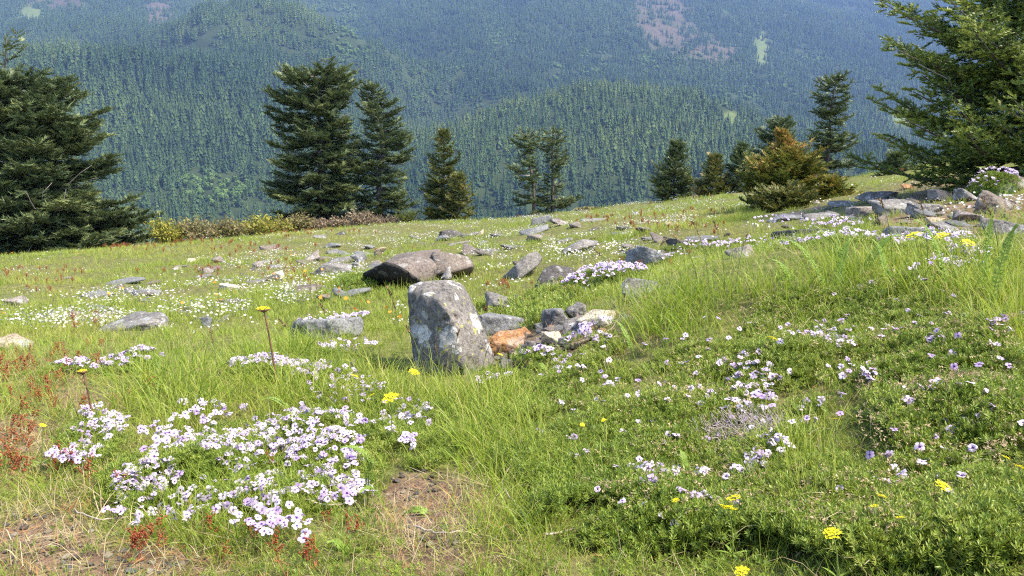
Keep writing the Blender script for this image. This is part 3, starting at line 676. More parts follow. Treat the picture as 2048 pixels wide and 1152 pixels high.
# --- hollow right of the standing stone
ROCKS = [
 (1000,668,120,50,'rock_slate','blue-grey stone with a sharp top behind the standing stone',31,dict(yaw=0.3)),
 (1012,708,92,58,'rock_rust','rusty orange stone beside the standing stone',32,dict(depth=0.6,yaw=0.15)),
 (1052,676,44,26,'rock_rust','small rust-red stone on the end of the orange one',33,dict(depth=0.7)),
 (1055,716,30,44,'rock_pink','reddish shard below the rust stones',34,dict(tilt=0.4)),
 (1030,722,34,18,'rock_tan','small tan chip under the orange stone',35,dict()),
 (1020,738,52,16,'rock_pink','pink-brown chip at the foot of the standing stone',36,dict()),
 (1112,692,66,32,'rock_cream','pale rubble stone right of the rust stones',37,dict()),
 (1085,700,28,18,'rock_tan','knobbly tan pebble stone right of the orange stone',38,dict()),
 (1152,670,76,32,'rock_grey','grey flat stone in the hollow below the phlox bush',39,dict()),
 (1118,655,80,40,'rock_slate','tall grey stone under the phlox bush',40,dict(yaw=0.5)),
 (1150,640,52,34,'rock_grey','second grey stone under the phlox bush',41,dict()),
 (1192,657,90,32,'rock_cream','long pale stone at the foot of the grass bank',42,dict(yaw=-0.3)),
 (1085,665,40,22,'rock_slate','little slate stone between orange stone and phlox bush',43,dict()),
 (1005,628,76,34,'rock_grey','grey stone behind the standing stone with moss before it',44,dict(yaw=0.2)),
 (1030,606,34,20,'rock_pink','small pinkish stone on top of the mossy grey stone',45,dict()),
 (1240,642,70,24,'rock_grey','half buried grey stone on the bank edge',46,dict()),
 (1298,530,96,34,'rock_slate','blue-grey leaning slab behind the grass bank',47,dict(depth=0.5)),
 (1290,588,110,24,'rock_grey','grey green slab right of the flowering phlox bush',48,dict(depth=0.5)),
 # left meadow
 (255,662,150,34,'rock_grey','long low grey slab half sunk in the left meadow',51,dict(depth=0.7,yaw=0.25,wedge=0.7)),
 (645,678,170,46,'rock_slate','wide flat grey slab with phlox along its edge',52,dict(depth=0.7,yaw=0.2,wedge=0.6)),
 (25,612,46,24,'rock_pink','pinkish stone at the far left of the meadow',53,dict()),
 (15,700,105,22,'rock_tan','sandy flat stone at the left picture edge',54,dict(wedge=0.3)),
 (458,578,50,14,'rock_cream','cream flat stone with a yellow top in the meadow',55,dict()),
 (542,562,56,22,'rock_cream','larger cream stone right of the flat cream one',56,dict()),
 (608,588,74,18,'rock_brown','flat brown stone below the cream stones',57,dict()),
 (352,540,26,10,'rock_pink','small pale stone alone in the left meadow',58,dict()),
 (383,524,22,7,'rock_cream','tiny cream stone highest in the left meadow',59,dict()),
 (613,526,50,22,'rock_pink','pinkish grey stone upper middle of the meadow',60,dict()),
 (715,524,36,20,'rock_slate','pointed slate stone left of the round tan stone',61,dict()),
 (760,514,38,22,'rock_tan','round tan stone above the broad boulder',62,dict(sharp=6)),
 (660,548,84,24,'rock_grey','grey slab behind the flat brown stone',63,dict(yaw=0.2)),
 (706,540,44,16,'rock_grey','low grey stone just left of the broad boulder',64,dict()),
 (905,475,64,14,'rock_dark','dark flat rock ringed by white flowers far up the meadow',65,dict()),
 (680,470,22,8,'rock_dark','tiny dark stone near the brown shrubs',66,dict()),
 (640,478,34,9,'rock_grey','small grey stone left of the tiny dark one near the shrubs',67,dict()),
 (540,500,50,10,'rock_brown','low brown stone far up the left meadow',68,dict()),
 (405,655,34,22,'rock_slate','squat blue-grey stone right of the long low slab',69,dict()),
 (205,640,34,18,'rock_pink','little stone among cream flowers above the long slab',70,dict()),
 (258,586,32,9,'rock_grey','thin grey stone in the middle of the left meadow',71,dict()),
 (700,760,36,48,'rock_grey','small upright grey stone in phlox left of the standing stone',72,dict()),
 (920,490,60,10,'rock_pink','pale flat stone below the dark flat rock',73,dict()),
 (1085,450,46,18,'rock_slate','pointed grey stone below the twisted pines',74,dict()),
 (1120,452,40,12,'rock_pink','low pinkish stone beside the pointed grey stone',75,dict()),
 (1268,430,24,10,'rock_grey','small round stone near the top of the meadow',76,dict()),
 (1345,455,40,12,'rock_tan','tan curved stone right of centre in the upper meadow',77,dict()),
 # right hand rock garden
 (1610,478,126,21,'rock_dark','dark flat slab lying in front of the orange-tinged fir',81,dict(depth=0.45,wedge=0.2,yaw=-0.12)),
 (1700,465,57,14,'rock_grey','grey stone at the right end of the dark slab',82,dict()),
 (1575,442,87,14,'rock_slate','pale slate stone under the orange-tinged fir',83,dict()),
 (1640,440,80,15,'rock_grey','low grey stone with white flowers right of the slate one',84,dict()),
 (1735,435,80,24,'rock_pink','pinkish block in the rock garden',85,dict()),
 (1790,428,126,28,'rock_grey','flat-topped grey slab in the rock garden',86,dict(depth=0.6)),
 (1775,448,57,18,'rock_brown','brown block below the flat-topped slab',87,dict()),
 (1860,428,73,24,'rock_grey','wedge-shaped grey rock in the rock garden',88,dict(yaw=0.4)),
 (1830,482,126,28,'rock_slate','large blue-grey rock behind the yellow flower heads',89,dict(depth=0.6)),
 (1905,470,103,27,'rock_grey','grey rock right of the large blue-grey one',90,dict()),
 (1945,445,69,24,'rock_pink','pinkish rock on the right of the rock garden',91,dict()),
 (1995,425,126,36,'rock_brown','large brown rock in the rubble at the right edge',92,dict()),
 (2020,470,103,28,'rock_grey','grey boulder below the brown one at the right edge',93,dict()),
 (2025,385,92,34,'rock_brown','brown boulder beside the round phlox cushion',94,dict()),
 (1950,402,69,24,'rock_grey','grey rock under the round phlox cushion',95,dict()),
 (1900,398,73,17,'rock_pink','flat pink rock left of the round phlox cushion',96,dict()),
 (1822,376,41,10,'rock_rust','small rust-sided stone under the big fir',97,dict()),
 (1760,402,92,18,'rock_grey','grey ledge stone at the back of the rock garden',98,dict()),
 (1690,412,69,11,'rock_grey','low grey stone right of the orange-tinged fir',99,dict()),
 (1480,515,69,25,'rock_pink','pinkish rock behind the grass crest',100,dict()),
 (1355,498,57,20,'rock_dark','dark rock left of the grass crest',101,dict()),
 (1880,446,52,11,'rock_tan','tan flake between the grey rocks',102,dict()),
 (1840,408,46,10,'rock_tan','tan flake at the back of the rock garden',103,dict()),
]
for px_, py_, w_, h_, m_, lab, sd_, kw in ROCKS:
    rock(px_, py_, w_, h_, m_, lab, sd_, **kw)

# pebbles lying in the bare soil: pieces of the ground
PEB = [mesh_np('pebble', *(lambda V, T: (V, T))(*(lambda s: (lambda c, n_, h_: (ICO[2][0] * (((np.clip(ICO[2][0] @ n_.T, 0, None) / h_) ** 8).sum(1) ** (-1 / 8))[:, None] + c, ICO[2][1]))(*hull_planes(block_pts(1.0, 0.8, 0.55, 300 + s, 10, 0.5))))(s)), None, smooth=True) for s in range(6)]
PEBM = []
for mk in ('rock_slate', 'rock_grey', 'rock_tan', 'rock_pink', 'rock_brown', 'rock_cream'):
    for q in range(3):
        m_ = PEB[(len(PEBM)) % 6].copy(); m_.materials.append(M[mk]); PEBM.append(m_)
rp = np.random.default_rng(5)
peb_px = []
for cx, cy, rx, ry, n_ in [(120,1090,150,55,70),(60,1030,70,60,25),(300,1130,130,25,30),(100,860,90,40,20),(820,970,55,35,34),(880,1060,70,40,18),(1035,725,55,25,26),(1110,690,80,25,26),(1960,420,100,30,30),(190,830,60,30,12)]:
    a = rp.uniform(0, 6.28, n_); rr = np.sqrt(rp.random(n_)); peb_px += list(zip(cx + rx * rr * np.cos(a), cy + ry * rr * np.sin(a)))
pp = hit([q[0] for q in peb_px], [q[1] for q in peb_px])
for k, p in enumerate(pp):
    s = (0.010 + 0.016 * rp.random() ** 2) * (1 + 0.25 * max(p[1] - 2.0, 0))
    o = obj('pebble', PEBM[rp.integers(len(PEBM))], ground, p + (0, 0, s * 0.12)); o.scale = (s * rp.uniform(0.8, 1.5),) * 2 + (s,)
    o.rotation_euler = (rp.uniform(-0.3, 0.3), rp.uniform(-0.3, 0.3), rp.uniform(0, 6.28))

# loose rubble between the big stones: pieces of the ground
rubble = []
for cx, cy, rx, ry, n_ in [(1960,425,110,40,60),(1830,430,120,30,40),(1720,420,90,22,22),(1120,680,90,35,34),(1060,655,60,25,16),(1000,735,60,14,14),(1580,450,90,14,12),(1350,500,90,25,14),(620,560,160,40,26),(300,620,200,40,20),(850,480,160,25,16),(1150,470,120,30,18),(1300,515,120,40,26),(1500,490,90,30,16)]:
    n_ = int(n_ * 0.40); a = rp.uniform(0, 6.28, n_); rr = np.sqrt(rp.random(n_)); rubble += list(zip(cx + rx * rr * np.cos(a), cy + ry * rr * np.sin(a)))
pp = hit([q[0] for q in rubble], [q[1] for q in rubble])
RUB = []
for q in range(8):
    m_ = rock_mesh('stone', block_pts(1.0, 0.8, 0.5, 520 + q, 10, 0.5), M[('rock_grey', 'rock_slate', 'rock_brown', 'rock_pink', 'rock_tan', 'rock_grey', 'rock_brown', 'rock_dark')[q]], 3, 40, 0.09, q); RUB.append(m_)
for p in pp:
    s = px2m_(rp.uniform(10, 34), p[1]); o = obj('stone', RUB[rp.integers(8)], ground, p + (0, 0, s * 0.05)); o.scale = (s * rp.uniform(0.8, 1.3), s, s * rp.uniform(0.6, 1.1)); o.rotation_euler = (rp.uniform(-0.35, 0.35), rp.uniform(-0.35, 0.35), rp.uniform(0, 6.28))

slabs = []
for cx, cy, rx, ry, n_ in [(420,570,330,50,26),(650,520,200,30,16),(250,640,230,30,12),(1000,500,160,40,12),(1200,470,140,30,10),(1350,500,100,25,9),(1800,430,230,40,16)]:
    a = rp.uniform(0, 6.28, n_); rr = np.sqrt(rp.random(n_)); slabs += list(zip(cx + rx * rr * np.cos(a), cy + ry * rr * np.sin(a)))
pp = hit([q[0] for q in slabs], [q[1] for q in slabs])
for p in pp:
    s = px2m_(rp.uniform(26, 66), p[1]); o = obj('stone', RUB[rp.integers(4)], ground, p + (0, 0, s * 0.06)); o.scale = (s * rp.uniform(0.9, 1.4), s * 0.9, s * rp.uniform(0.45, 0.75)); o.rotation_euler = (rp.uniform(-0.2, 0.2), rp.uniform(-0.25, 0.25), rp.uniform(0, 6.28))

RUB2 = RUB[:4] + [rock_mesh('stone', block_pts(1.0, 0.8, 0.6, 560 + q, 9, 0.6), M[('rock_rust', 'rock_cream', 'rock_tan', 'rock_grey')[q]], 3, 50, 0.08, q) for q in range(4)]
hol = []
for cx, cy, rx, ry, n_ in [(1095,690,75,26,24),(1170,662,70,22,16),(1040,722,45,18,12),(1130,640,60,20,10),(1260,600,70,30,8)]:
    a = rp.uniform(0, 6.28, n_); rr = np.sqrt(rp.random(n_)); hol += list(zip(cx + rx * rr * np.cos(a), cy + ry * rr * np.sin(a)))
for p in hit([q[0] for q in hol], [q[1] for q in hol]):
    s = px2m_(rp.uniform(16, 46), p[1]); o = obj('stone', RUB2[rp.integers(8)], ground, p + (0, 0, s * 0.14)); o.scale = (s * rp.uniform(0.9, 1.4), s, s * rp.uniform(0.7, 1.2)); o.rotation_euler = (rp.uniform(-0.4, 0.4), rp.uniform(-0.4, 0.4), rp.uniform(0, 6.28))
# ================================================================== conifers of the meadow edge
def twig_template(kind, seed=0):
    """a needled shoot along +X, length 1"""
    r = np.random.default_rng(seed); G = Geo()
    if kind == 'brush':           # close tree: a bottle-brush shoot with two side shoots
        for a0, L0, x0 in ((0, 1.0, 0.0), (0.75, 0.55, 0.25), (-0.75, 0.55, 0.35)):
            d = np.array([math.cos(a0), math.sin(a0), 0.0]); s = np.array([-d[1], d[0], 0]); o0 = np.array([x0, 0, 0])
            n = int(34 * L0) + 4
            for k in range(n):
                t = (k + r.random()) / n; th = r.uniform(-0.5, math.pi + 0.5); ln = 0.19 * (0.8 + 0.4 * r.random())
                out = s * math.cos(th) + np.array([0, 0, 1.0]) * math.sin(th); tip = o0 + d * (t * L0 + ln * 0.75) + out * ln * 0.8; b = o0 + d * t * L0
                w = norm(np.cross(out, d)) * 0.034
                G.add([b - w, b + w, tip], [(0, 1, 2)], 0.18 * r.normal() + 0.25 * t - 0.1)
    else:                         # tree farther off: broad flat needles
        for k in range(15):
            t = 0.04 + 0.92 * k / 15; sgn = 1 if k % 2 else -1; a = sgn * r.uniform(0.45, 0.95); ln = 0.42 * (1 - 0.35 * t)
            d = np.array([math.cos(a), math.sin(a), r.uniform(-0.2, 0.5)]); b = np.array([t * 0.85, 0, 0])
            w = np.array([-d[1], d[0], r.uniform(-0.6, 0.6)]); w = norm(w) * 0.046
            G.add([b - w, b + w, b + d * ln], [(0, 1, 2)], 0.15 * r.normal() + 0.2 * t - 0.1)
        G.add([(0, -0.03, 0), (0, 0.03, 0), (1.05, 0, 0.05)], [(0, 1, 2)], 0.1); G.add([(0.2, 0, -0.06), (0.2, 0, 0.08), (1.0, 0, 0.03)], [(0, 1, 2)], 0.0)
    return np.concatenate(G.V), np.concatenate(G.T), np.concatenate(G.A)
TW = {k: [twig_template(k, s) for s in range(3)] for k in ('brush', 'spray')}

def conifer(name, label, base, H, prof, foliage, n_limbs, twig, kind='spray', seed=0, trunk_r=None, lean=(0, 0), up=(-0.25, 0.45), skip=0.12, dead=6, curve=0.12, tip_tint=0.25, dens=1.2, depth=0.9, top_bare=0.0, tint0=0.35, hmin=0.03, hi_tint=0.0):
    """prof: rows (height share, reach to -X in m, reach to +X in m)"""
    r = np.random.default_rng(seed); prof = np.array(prof, float)
    root = empty(name, base, label, 'tree')
    tr = trunk_r or H * 0.022
    wob = r.normal(size=(2, 2)) * 0.015 * H
    def axis(t):
        t = np.asarray(t, float)
        return np.stack([lean[0] * t ** 1.5 + wob[0, 0] * np.sin(3 * t + 1) * t + wob[0, 1] * np.sin(7 * t) * t, lean[1] * t ** 1.5 + wob[1, 0] * np.sin(4 * t) * t, t * H], -1)
    ts = np.linspace(0, 1, 14); G = Geo(); pts = axis(ts); pts[0, 2] -= 0.4
    G.add(*tube(pts, tr * (1 - 0.93 * ts) + 0.004, 8), 0.4)
    offs, mats, tints, deadG = [], [], [], []
    ga = 2.399963
    for k in range(n_limbs):
        t = hmin + (0.985 - hmin - top_bare) * ((k + r.random()) / n_limbs) ** 0.92
        if r.random() < skip: continue
        az = k * ga + r.normal() * 0.35
        rl, rr = np.interp(t, prof[:, 0], prof[:, 1]), np.interp(t, prof[:, 0], prof[:, 2])
        w = 0.5 * (1 + math.cos(az)); R = rl * (1 - w) + rr * w
        R *= (1 - 0.25 * abs(math.sin(az)) * (1 - depth) * 4) * r.uniform(0.68, 1.12)
        if R < 0.06 * twig: continue
        e0 = up[0] + (up[1] - up[0]) * t + r.normal() * 0.10
        d = np.array([math.cos(az), math.sin(az), 0.0]); s = np.linspace(0, 1, 7)
        bend = r.normal() * 0.12
        side = np.array([-d[1], d[0], 0.0])
        L = axis(t)[None] + R * (s[:, None] * d + (bend * s ** 2)[:, None] * side + (math.tan(e0) * s + curve * (s ** 2.2) * 0.5 - 0.12 * np.sin(s * 3.1))[:, None] * np.array([0, 0, 1.0]))
        G.add(*tube(L, (tr * (1 - t) * 0.30 + 0.006) * (1 - 0.85 * s), 5, False), 0.4)
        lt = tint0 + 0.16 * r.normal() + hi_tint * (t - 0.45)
        nside = max(3, int(R / (twig * 0.40) * dens)); ss = np.linspace(0.16 if R < 1 else 0.25, 1.0, nside)
        for q, sv in enumerate(ss):
            p0 = np.array([np.interp(sv, s, L[:, c]) for c in range(3)])
            p1 = np.array([np.interp(min(sv + 0.08, 1.0), s, L[:, c]) for c in range(3)]) - np.array([np.interp(sv - 0.08, s, L[:, c]) for c in range(3)])
            fw = norm(p1)
            for sg in (-1, 1):
                Ls = (R * 0.42 * (1 - sv) ** 0.8 + twig * 0.55) * r.uniform(0.6, 1.15)
                ang = sg * r.uniform(0.6, 1.05); sd_ = norm(fw * math.cos(ang) + side * math.sin(ang) + np.array([0, 0, r.normal() * 0.12]))
                nt_ = max(1, int(Ls / (twig * 0.42) * dens))
                for m_ in range(nt_):
                    f = (m_ + 0.3 + 0.4 * r.random()) / nt_
                    a2 = r.uniform(0.2, 0.8) * (1 if m_ % 2 else -1)
                    ca, sa = math.cos(a2), math.sin(a2); sx = norm(np.cross(np.array([0, 0, 1.0]), sd_))
                    X = norm(sd_ * ca + sx * sa + np.array([0, 0, r.normal() * 0.28 + 0.10])); Yv = norm(np.cross(np.array([0, 0, 1.0]) + r.normal(size=3) * 0.3, X)); Z = np.cross(X, Yv)
                    sc = twig * r.uniform(0.7, 1.15)
                    offs.append(p0 + sd_ * Ls * f - X * sc * 0.3); mats.append(np.stack([X, Yv, Z], 1) * sc)
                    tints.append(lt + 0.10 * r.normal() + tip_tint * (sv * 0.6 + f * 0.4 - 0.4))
    # leader shoots
    for q in range(int(8 * (1 if top_bare == 0 else 0))):
        t = 1 - 0.012 * q; X = norm(np.array([0.4 * math.cos(q * 2.4), 0.4 * math.sin(q * 2.4), 1.0])); Yv = norm(np.cross(np.array([1.0, 0.2, 0]), X)); Z = np.cross(X, Yv)
        offs.append(axis(t)); mats.append(np.stack([X, Yv, Z], 1) * twig * 0.8); tints.append(tint0 + 0.1)
    offs, mats, tints = np.array(offs), np.array(mats), np.array(tints)
    C = Geo(); pick = r.integers(0, 3, len(offs))
    for v in range(3):
        sel = pick == v
        if sel.any():
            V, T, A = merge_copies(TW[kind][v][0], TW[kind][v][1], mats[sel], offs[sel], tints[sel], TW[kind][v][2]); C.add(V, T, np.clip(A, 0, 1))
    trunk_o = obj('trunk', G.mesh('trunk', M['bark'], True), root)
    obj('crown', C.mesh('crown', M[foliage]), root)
    for q in range(dead):
        t = r.uniform(0.15, 0.95); az = r.uniform(-1, 1) * 1.2 + (math.pi if q % 2 else 0) - 0.4
        R = (np.interp(t, prof[:, 0], prof[:, 1 if q % 2 else 2])) * r.uniform(0.7, 1.05); s = np.linspace(0, 1, 6)[:, None]
        d = np.array([math.cos(az), -abs(math.sin(az)), 0.0])
        Lp = axis(t) + R * (s * d + np.array([0, 0, 1.0]) * (0.15 * r.normal() * s + 0.25 * s ** 2) + 0.05 * r.normal(size=(6, 3)) * s)
        obj('dead_branch', mesh_np('dead_branch', *tube(Lp, (tr * 0.22 + 0.004) * (1 - 0.85 * s[:, 0]), 5), M['deadwood'], smooth=True), trunk_o)
    return root
def px2m(px, Y): return px * Y / F / CP
def stand(px, Y, dz=0.0):
    x = (px - 1024) / F * Y * 1.0 / CP * (CP + 0.02); b = np.array([x, Y, 0.0]); b[2] = zg(b[0], b[1]) + dz; return b
def tree_px(name, label, px, ytop, ybase_hint, Y, prof_px, **kw):
    """tree whose tip stands at pixel (px, ytop); reaches given in the photograph's pixels"""
    top = at(px, ytop, Y); b = np.array([top[0], Y, 0]); b[2] = zg(b[:1], b[1:2])[0]
    H = top[2] - b[2]; k = px2m(1, Y)
    # rows given by pixel height -> share of the tree's height
    rows = []
    for yy, l, r_ in prof_px:
        z = at(px, yy, Y)[2]; rows.append((np.clip((z - b[2]) / H, 0, 1), l * k, r_ * k))
    rows.sort()
    return conifer(name, label, b, H, rows, **kw)

tree_px('fir_tree', 'slim twisted leader of dead wood and thin foliage behind the left fir', -8, 78, 500, 33.8,
    [(500,60,60),(300,50,50),(200,45,40),(160,50,30),(130,40,24),(100,30,44),(78,12,30)], foliage='fir', n_limbs=50, twig=0.45, seed=19, dead=10, tint0=0.5, skip=0.3, lean=(0.3, 0))
tree_px('fir_tree', 'large shaggy dark fir at the left picture edge', 50, 142, 500, 33,
    [(510,190,235),(470,190,236),(440,190,228),(400,170,205),(350,160,185),(300,150,160),(260,130,165),(225,120,168),(200,110,110),(175,90,118),(155,70,105),(142,20,40)],
    foliage='fir', n_limbs=230, twig=0.50, seed=1, lean=(-0.3, 0), dead=14, tint0=0.40, skip=0.15, up=(-0.2, 0.05))
tree_px('fir_tree', 'broad old fir with a broken bare top, left of the twin firs', 632, 132, 440, 43,
    [(450,100,105),(400,105,95),(350,100,90),(320,92,85),(280,88,76),(240,84,72),(210,86,70),(180,84,72),(158,84,86),(145,68,76),(132,36,46)],
    foliage='fir', n_limbs=210, twig=0.55, seed=2, dead=14, tint0=0.40, skip=0.08, up=(-0.3, 0.05))
tree_px('fir_tree', 'narrower pointed fir joined to the right of the broad old one', 752, 166, 440, 43.5,
    [(450,60,84),(400,58,72),(350,48,58),(300,42,56),(250,38,50),(220,34,40),(195,24,28),(178,12,14),(166,3,3)],
    foliage='fir', n_limbs=130, twig=0.46, seed=3, dead=8, tint0=0.42, skip=0.08, up=(-0.3, 0.3))
tree_px('fir_tree', 'slender young fir right of the twin firs', 886, 262, 440, 37,
    [(445,52,50),(420,50,50),(380,40,40),(340,30,30),(310,22,22),(280,10,11),(262,2,2)], foliage='firyellow', n_limbs=90, twig=0.34, seed=4, dead=2, tint0=0.26, up=(-0.1, 0.7), tip_tint=0.2)
tree_px('fir_tree', 'small yellowish fir at the foot of the slender young fir', 918, 350, 440, 36,
    [(445,42,42),(420,38,38),(390,26,26),(365,12,14),(350,2,2)], foliage='firyellow', n_limbs=50, twig=0.32, seed=5, dead=1, tint0=0.42, up=(-0.1, 0.6))
tree_px('pine_tree', 'gnarled open-crowned conifer with bare trunk, left of a pair', 1068, 264, 430, 36,
    [(440,75,45),(420,70,40),(400,45,45),(380,30,30),(365,12,10),(350,60,8),(335,62,8),(318,50,8),(312,4,6),(300,22,15),(290,45,22),(278,40,20),(264,16,16)], foliage='fir', n_limbs=60, twig=0.36, seed=6, dead=7, tint0=0.42, skip=0.3, up=(-0.15, 0.25), lean=(-0.25, 0))
tree_px('pine_tree', 'gnarled open-crowned conifer with tiered limbs, right of a pair', 1106, 258, 430, 36.5,
    [(440,40,52),(420,45,45),(400,40,48),(380,30,48),(370,14,40),(350,10,14),(335,8,8),(320,8,50),(312,10,44),(305,26,8),(290,32,26),(275,24,22),(258,6,8)], foliage='fir', n_limbs=62, twig=0.36, seed=7, dead=6, tint0=0.42, skip=0.18, up=(-0.12, 0.2))
tree_px('fir_tree', 'small dark fir with a dense narrow spire', 1352, 286, 400, 29,
    [(405,52,36),(390,52,38),(370,46,38),(350,36,34),(335,22,20),(322,16,15),(300,13,13),(286,3,3)], foliage='fir', n_limbs=95, twig=0.26, seed=8, dead=1, tint0=0.38, up=(0.0, 0.75))
tree_px('fir_tree', 'small yellow-green fir between two dark firs', 1428, 312, 395, 27,
    [(395,52,45),(378,48,40),(365,38,32),(350,18,16),(330,15,14),(312,3,3)], foliage='firyellow', n_limbs=64, twig=0.25, seed=9, dead=1, tint0=0.40, up=(0.0, 0.5))
tree_px('fir_tree', 'small dark fir just left of the orange-tinged fir', 1483, 290, 390, 27,
    [(395,34,34),(370,30,32),(340,24,26),(315,12,16),(290,3,3)], foliage='fir', n_limbs=70, twig=0.26, seed=10, dead=2, tint0=0.36, up=(-0.1, 0.6))
tree_px('fir_tree', 'tall open grey-green fir behind the orange-tinged fir', 1664, 152, 390, 30,
    [(395,60,62),(360,60,55),(330,58,50),(300,58,50),(280,55,44),(262,40,40),(250,22,32),(235,18,40),(215,52,30),(205,40,32),(185,42,30),(170,32,22),(152,6,10)], foliage='fir', n_limbs=95, twig=0.34, seed=11, dead=9, tint0=0.42, skip=0.2, up=(-0.25, 0.2), lean=(0.15, 0))
tree_px('fir_tree', 'thin fir with a dead spiky leader behind the orange-tinged fir', 1563, 222, 390, 28,
    [(395,50,50),(340,48,45),(300,44,40),(270,36,26),(255,20,22),(240,8,8),(222,4,4)], foliage='fir', n_limbs=70, twig=0.32, seed=12, dead=6, tint0=0.38, skip=0.15, top_bare=0.10)
tree_px('fir_tree', 'bushy wind-burnt fir with orange tips on the meadow crest', 1568, 262, 425, 13.5,
    [(428,60,60),(410,72,72),(395,80,80),(380,84,84),(360,84,84),(345,80,80),(330,68,68),(320,44,46),(308,22,24),(292,10,12),(270,2,2)], foliage='firorange', n_limbs=230, twig=0.135, kind='spray', hi_tint=0.75, seed=13, dead=5, tint0=0.36, up=(-0.1, 0.55), tip_tint=0.40, dens=1.0, curve=0.2, skip=0.0)
tree_px('fir_shrub', 'low spreading olive conifer skirt at the right of the orange-tinged fir', 1665, 362, 415, 13.8,
    [(420,60,75),(400,58,72),(385,40,52),(375,22,30),(362,6,8)], foliage='firorange', n_limbs=46, twig=0.15, seed=14, dead=3, tint0=0.42, up=(-0.1, 0.6), tip_tint=0.3)
tree_px('fir_shrub', 'low olive conifer mat in front of the orange-tinged fir', 1570, 388, 428, 12.6,
    [(432,72,70),(415,66,66),(400,46,46),(388,10,10)], foliage='firyellow', n_limbs=60, twig=0.15, seed=15, dead=2, tint0=0.34, up=(-0.05, 0.5))
tree_px('fir_tree', 'small grey-green fir in the gap beside the big green fir', 1792, 310, 370, 26,
    [(375,42,40),(350,34,32),(330,20,22),(310,3,3)], foliage='fir', n_limbs=50, twig=0.28, seed=16, dead=2, tint0=0.45)
# the big close fir on the right: wind-flagged limbs pointing left
bt = at(2085, 380, 9.6); bz = zg(bt[:1], bt[1:2])[0]; k_ = px2m(1, 9.6)
conifer('fir_tree', 'big bright green fir with long flagged limbs at the right edge', (bt[0], 9.6, bz), 3.9,
    [(0.0,330*k_,200*k_),(0.08,350*k_,220*k_),(0.16,340*k_,240*k_),(0.24,300*k_,240*k_),(0.33,320*k_,240*k_),(0.42,320*k_,220*k_),(0.46,240*k_,200*k_),(0.52,250*k_,190*k_),(0.57,130*k_,180*k_),(0.68,90*k_,160*k_),(0.8,60*k_,110*k_),(0.9,40*k_,60*k_),(1,4*k_,4*k_)],
    'firnear', 250, 0.17, 'brush', 17, trunk_r=0.11, up=(0.0, 0.35), skip=0.03, dead=8, tip_tint=0.75, dens=0.62, tint0=0.42, curve=0.15)
bt = at(2150, 400, 8.2); bz = zg(bt[:1], bt[1:2])[0]; k_ = px2m(1, 8.2)
conifer('fir_tree', 'close green fir bough poking in at the right edge over the boulders', (bt[0], 8.2, bz), 1.15,
    [(0.0,120*k_,100*k_),(0.3,165*k_,120*k_),(0.6,160*k_,100*k_),(0.85,90*k_,80*k_),(1,10*k_,10*k_)],
    'firnear', 44, 0.15, 'brush', 18, trunk_r=0.06, up=(0.1, 0.5), skip=0.05, dead=1, tip_tint=0.35, dens=0.62, tint0=0.5)

# ---------------------------------------------------------------- shrubs along the meadow's lower edge
def shrub(name, label, px, ybase, Y, wpx, hpx, mat, n_leaf, seed, leaf=0.07, twiggy=False):
    r = np.random.default_rng(seed); k = px2m(1, Y); top = at(px, ybase - hpx, Y)
    b = np.array([top[0], Y, zg(np.array([top[0]]), np.array([float(Y)]))[0]]); H = top[2] - b[2]; W = wpx * k / 2
    root = empty(name, b, label, 'shrub'); G, C = Geo(), Geo()
    tips = []
    for q in range(26):
        a = r.uniform(0, 6.28); R = W * math.sqrt(r.random()); hh = H * (0.7 + 0.3 * r.random()) * math.sqrt(max(0.15, 1 - 0.7 * (R / W) ** 2))
        s = np.linspace(0, 1, 5)[:, None]; e = np.array([R * math.cos(a), R * math.sin(a) * 0.7, hh])
        L = s * e * np.array([1, 1, 1]) + np.sin(s * 3.1) * r.normal(size=3) * 0.06 * H; L[:, 2] = s[:, 0] ** 0.8 * hh
        G.add(*tube(L, 0.016 * (1 - 0.8 * s[:, 0]), 4, False), 0.5); tips.append(L)
        if twiggy:
            for w in range(9):
                p = L[2] + (L[4] - L[2]) * r.random(); G.add(*tube([p, p + norm(r.normal(size=3) + (0, 0, 1.2)) * 0.35 * H * r.uniform(0.3, 0.8)], [0.008, 0.003], 3, False), 0.6)
    tips = np.array(tips)
    for q in range(n_leaf):
        L = tips[r.integers(len(tips))]; p = L[1] + (L[4] - L[1]) * r.random() ** 0.7 + r.normal(size=3) * 0.11 * H
        if p[2] < 0.02: continue
        u = norm(r.normal(size=3)); w = norm(np.cross(u, r.normal(size=3))); s_ = leaf * r.uniform(0.6, 1.3)
        C.add([p - w * s_ * 0.35, p + u * s_, p + w * s_ * 0.35, p - u * s_ * 0.6], [(0, 1, 2), (0, 2, 3)], float(np.clip(0.5 + 0.28 * r.normal(), 0, 1)))
    obj('stems', G.mesh('stems', M['shrub_brown']), root); obj('foliage', C.mesh('foliage', M[mat]), root)
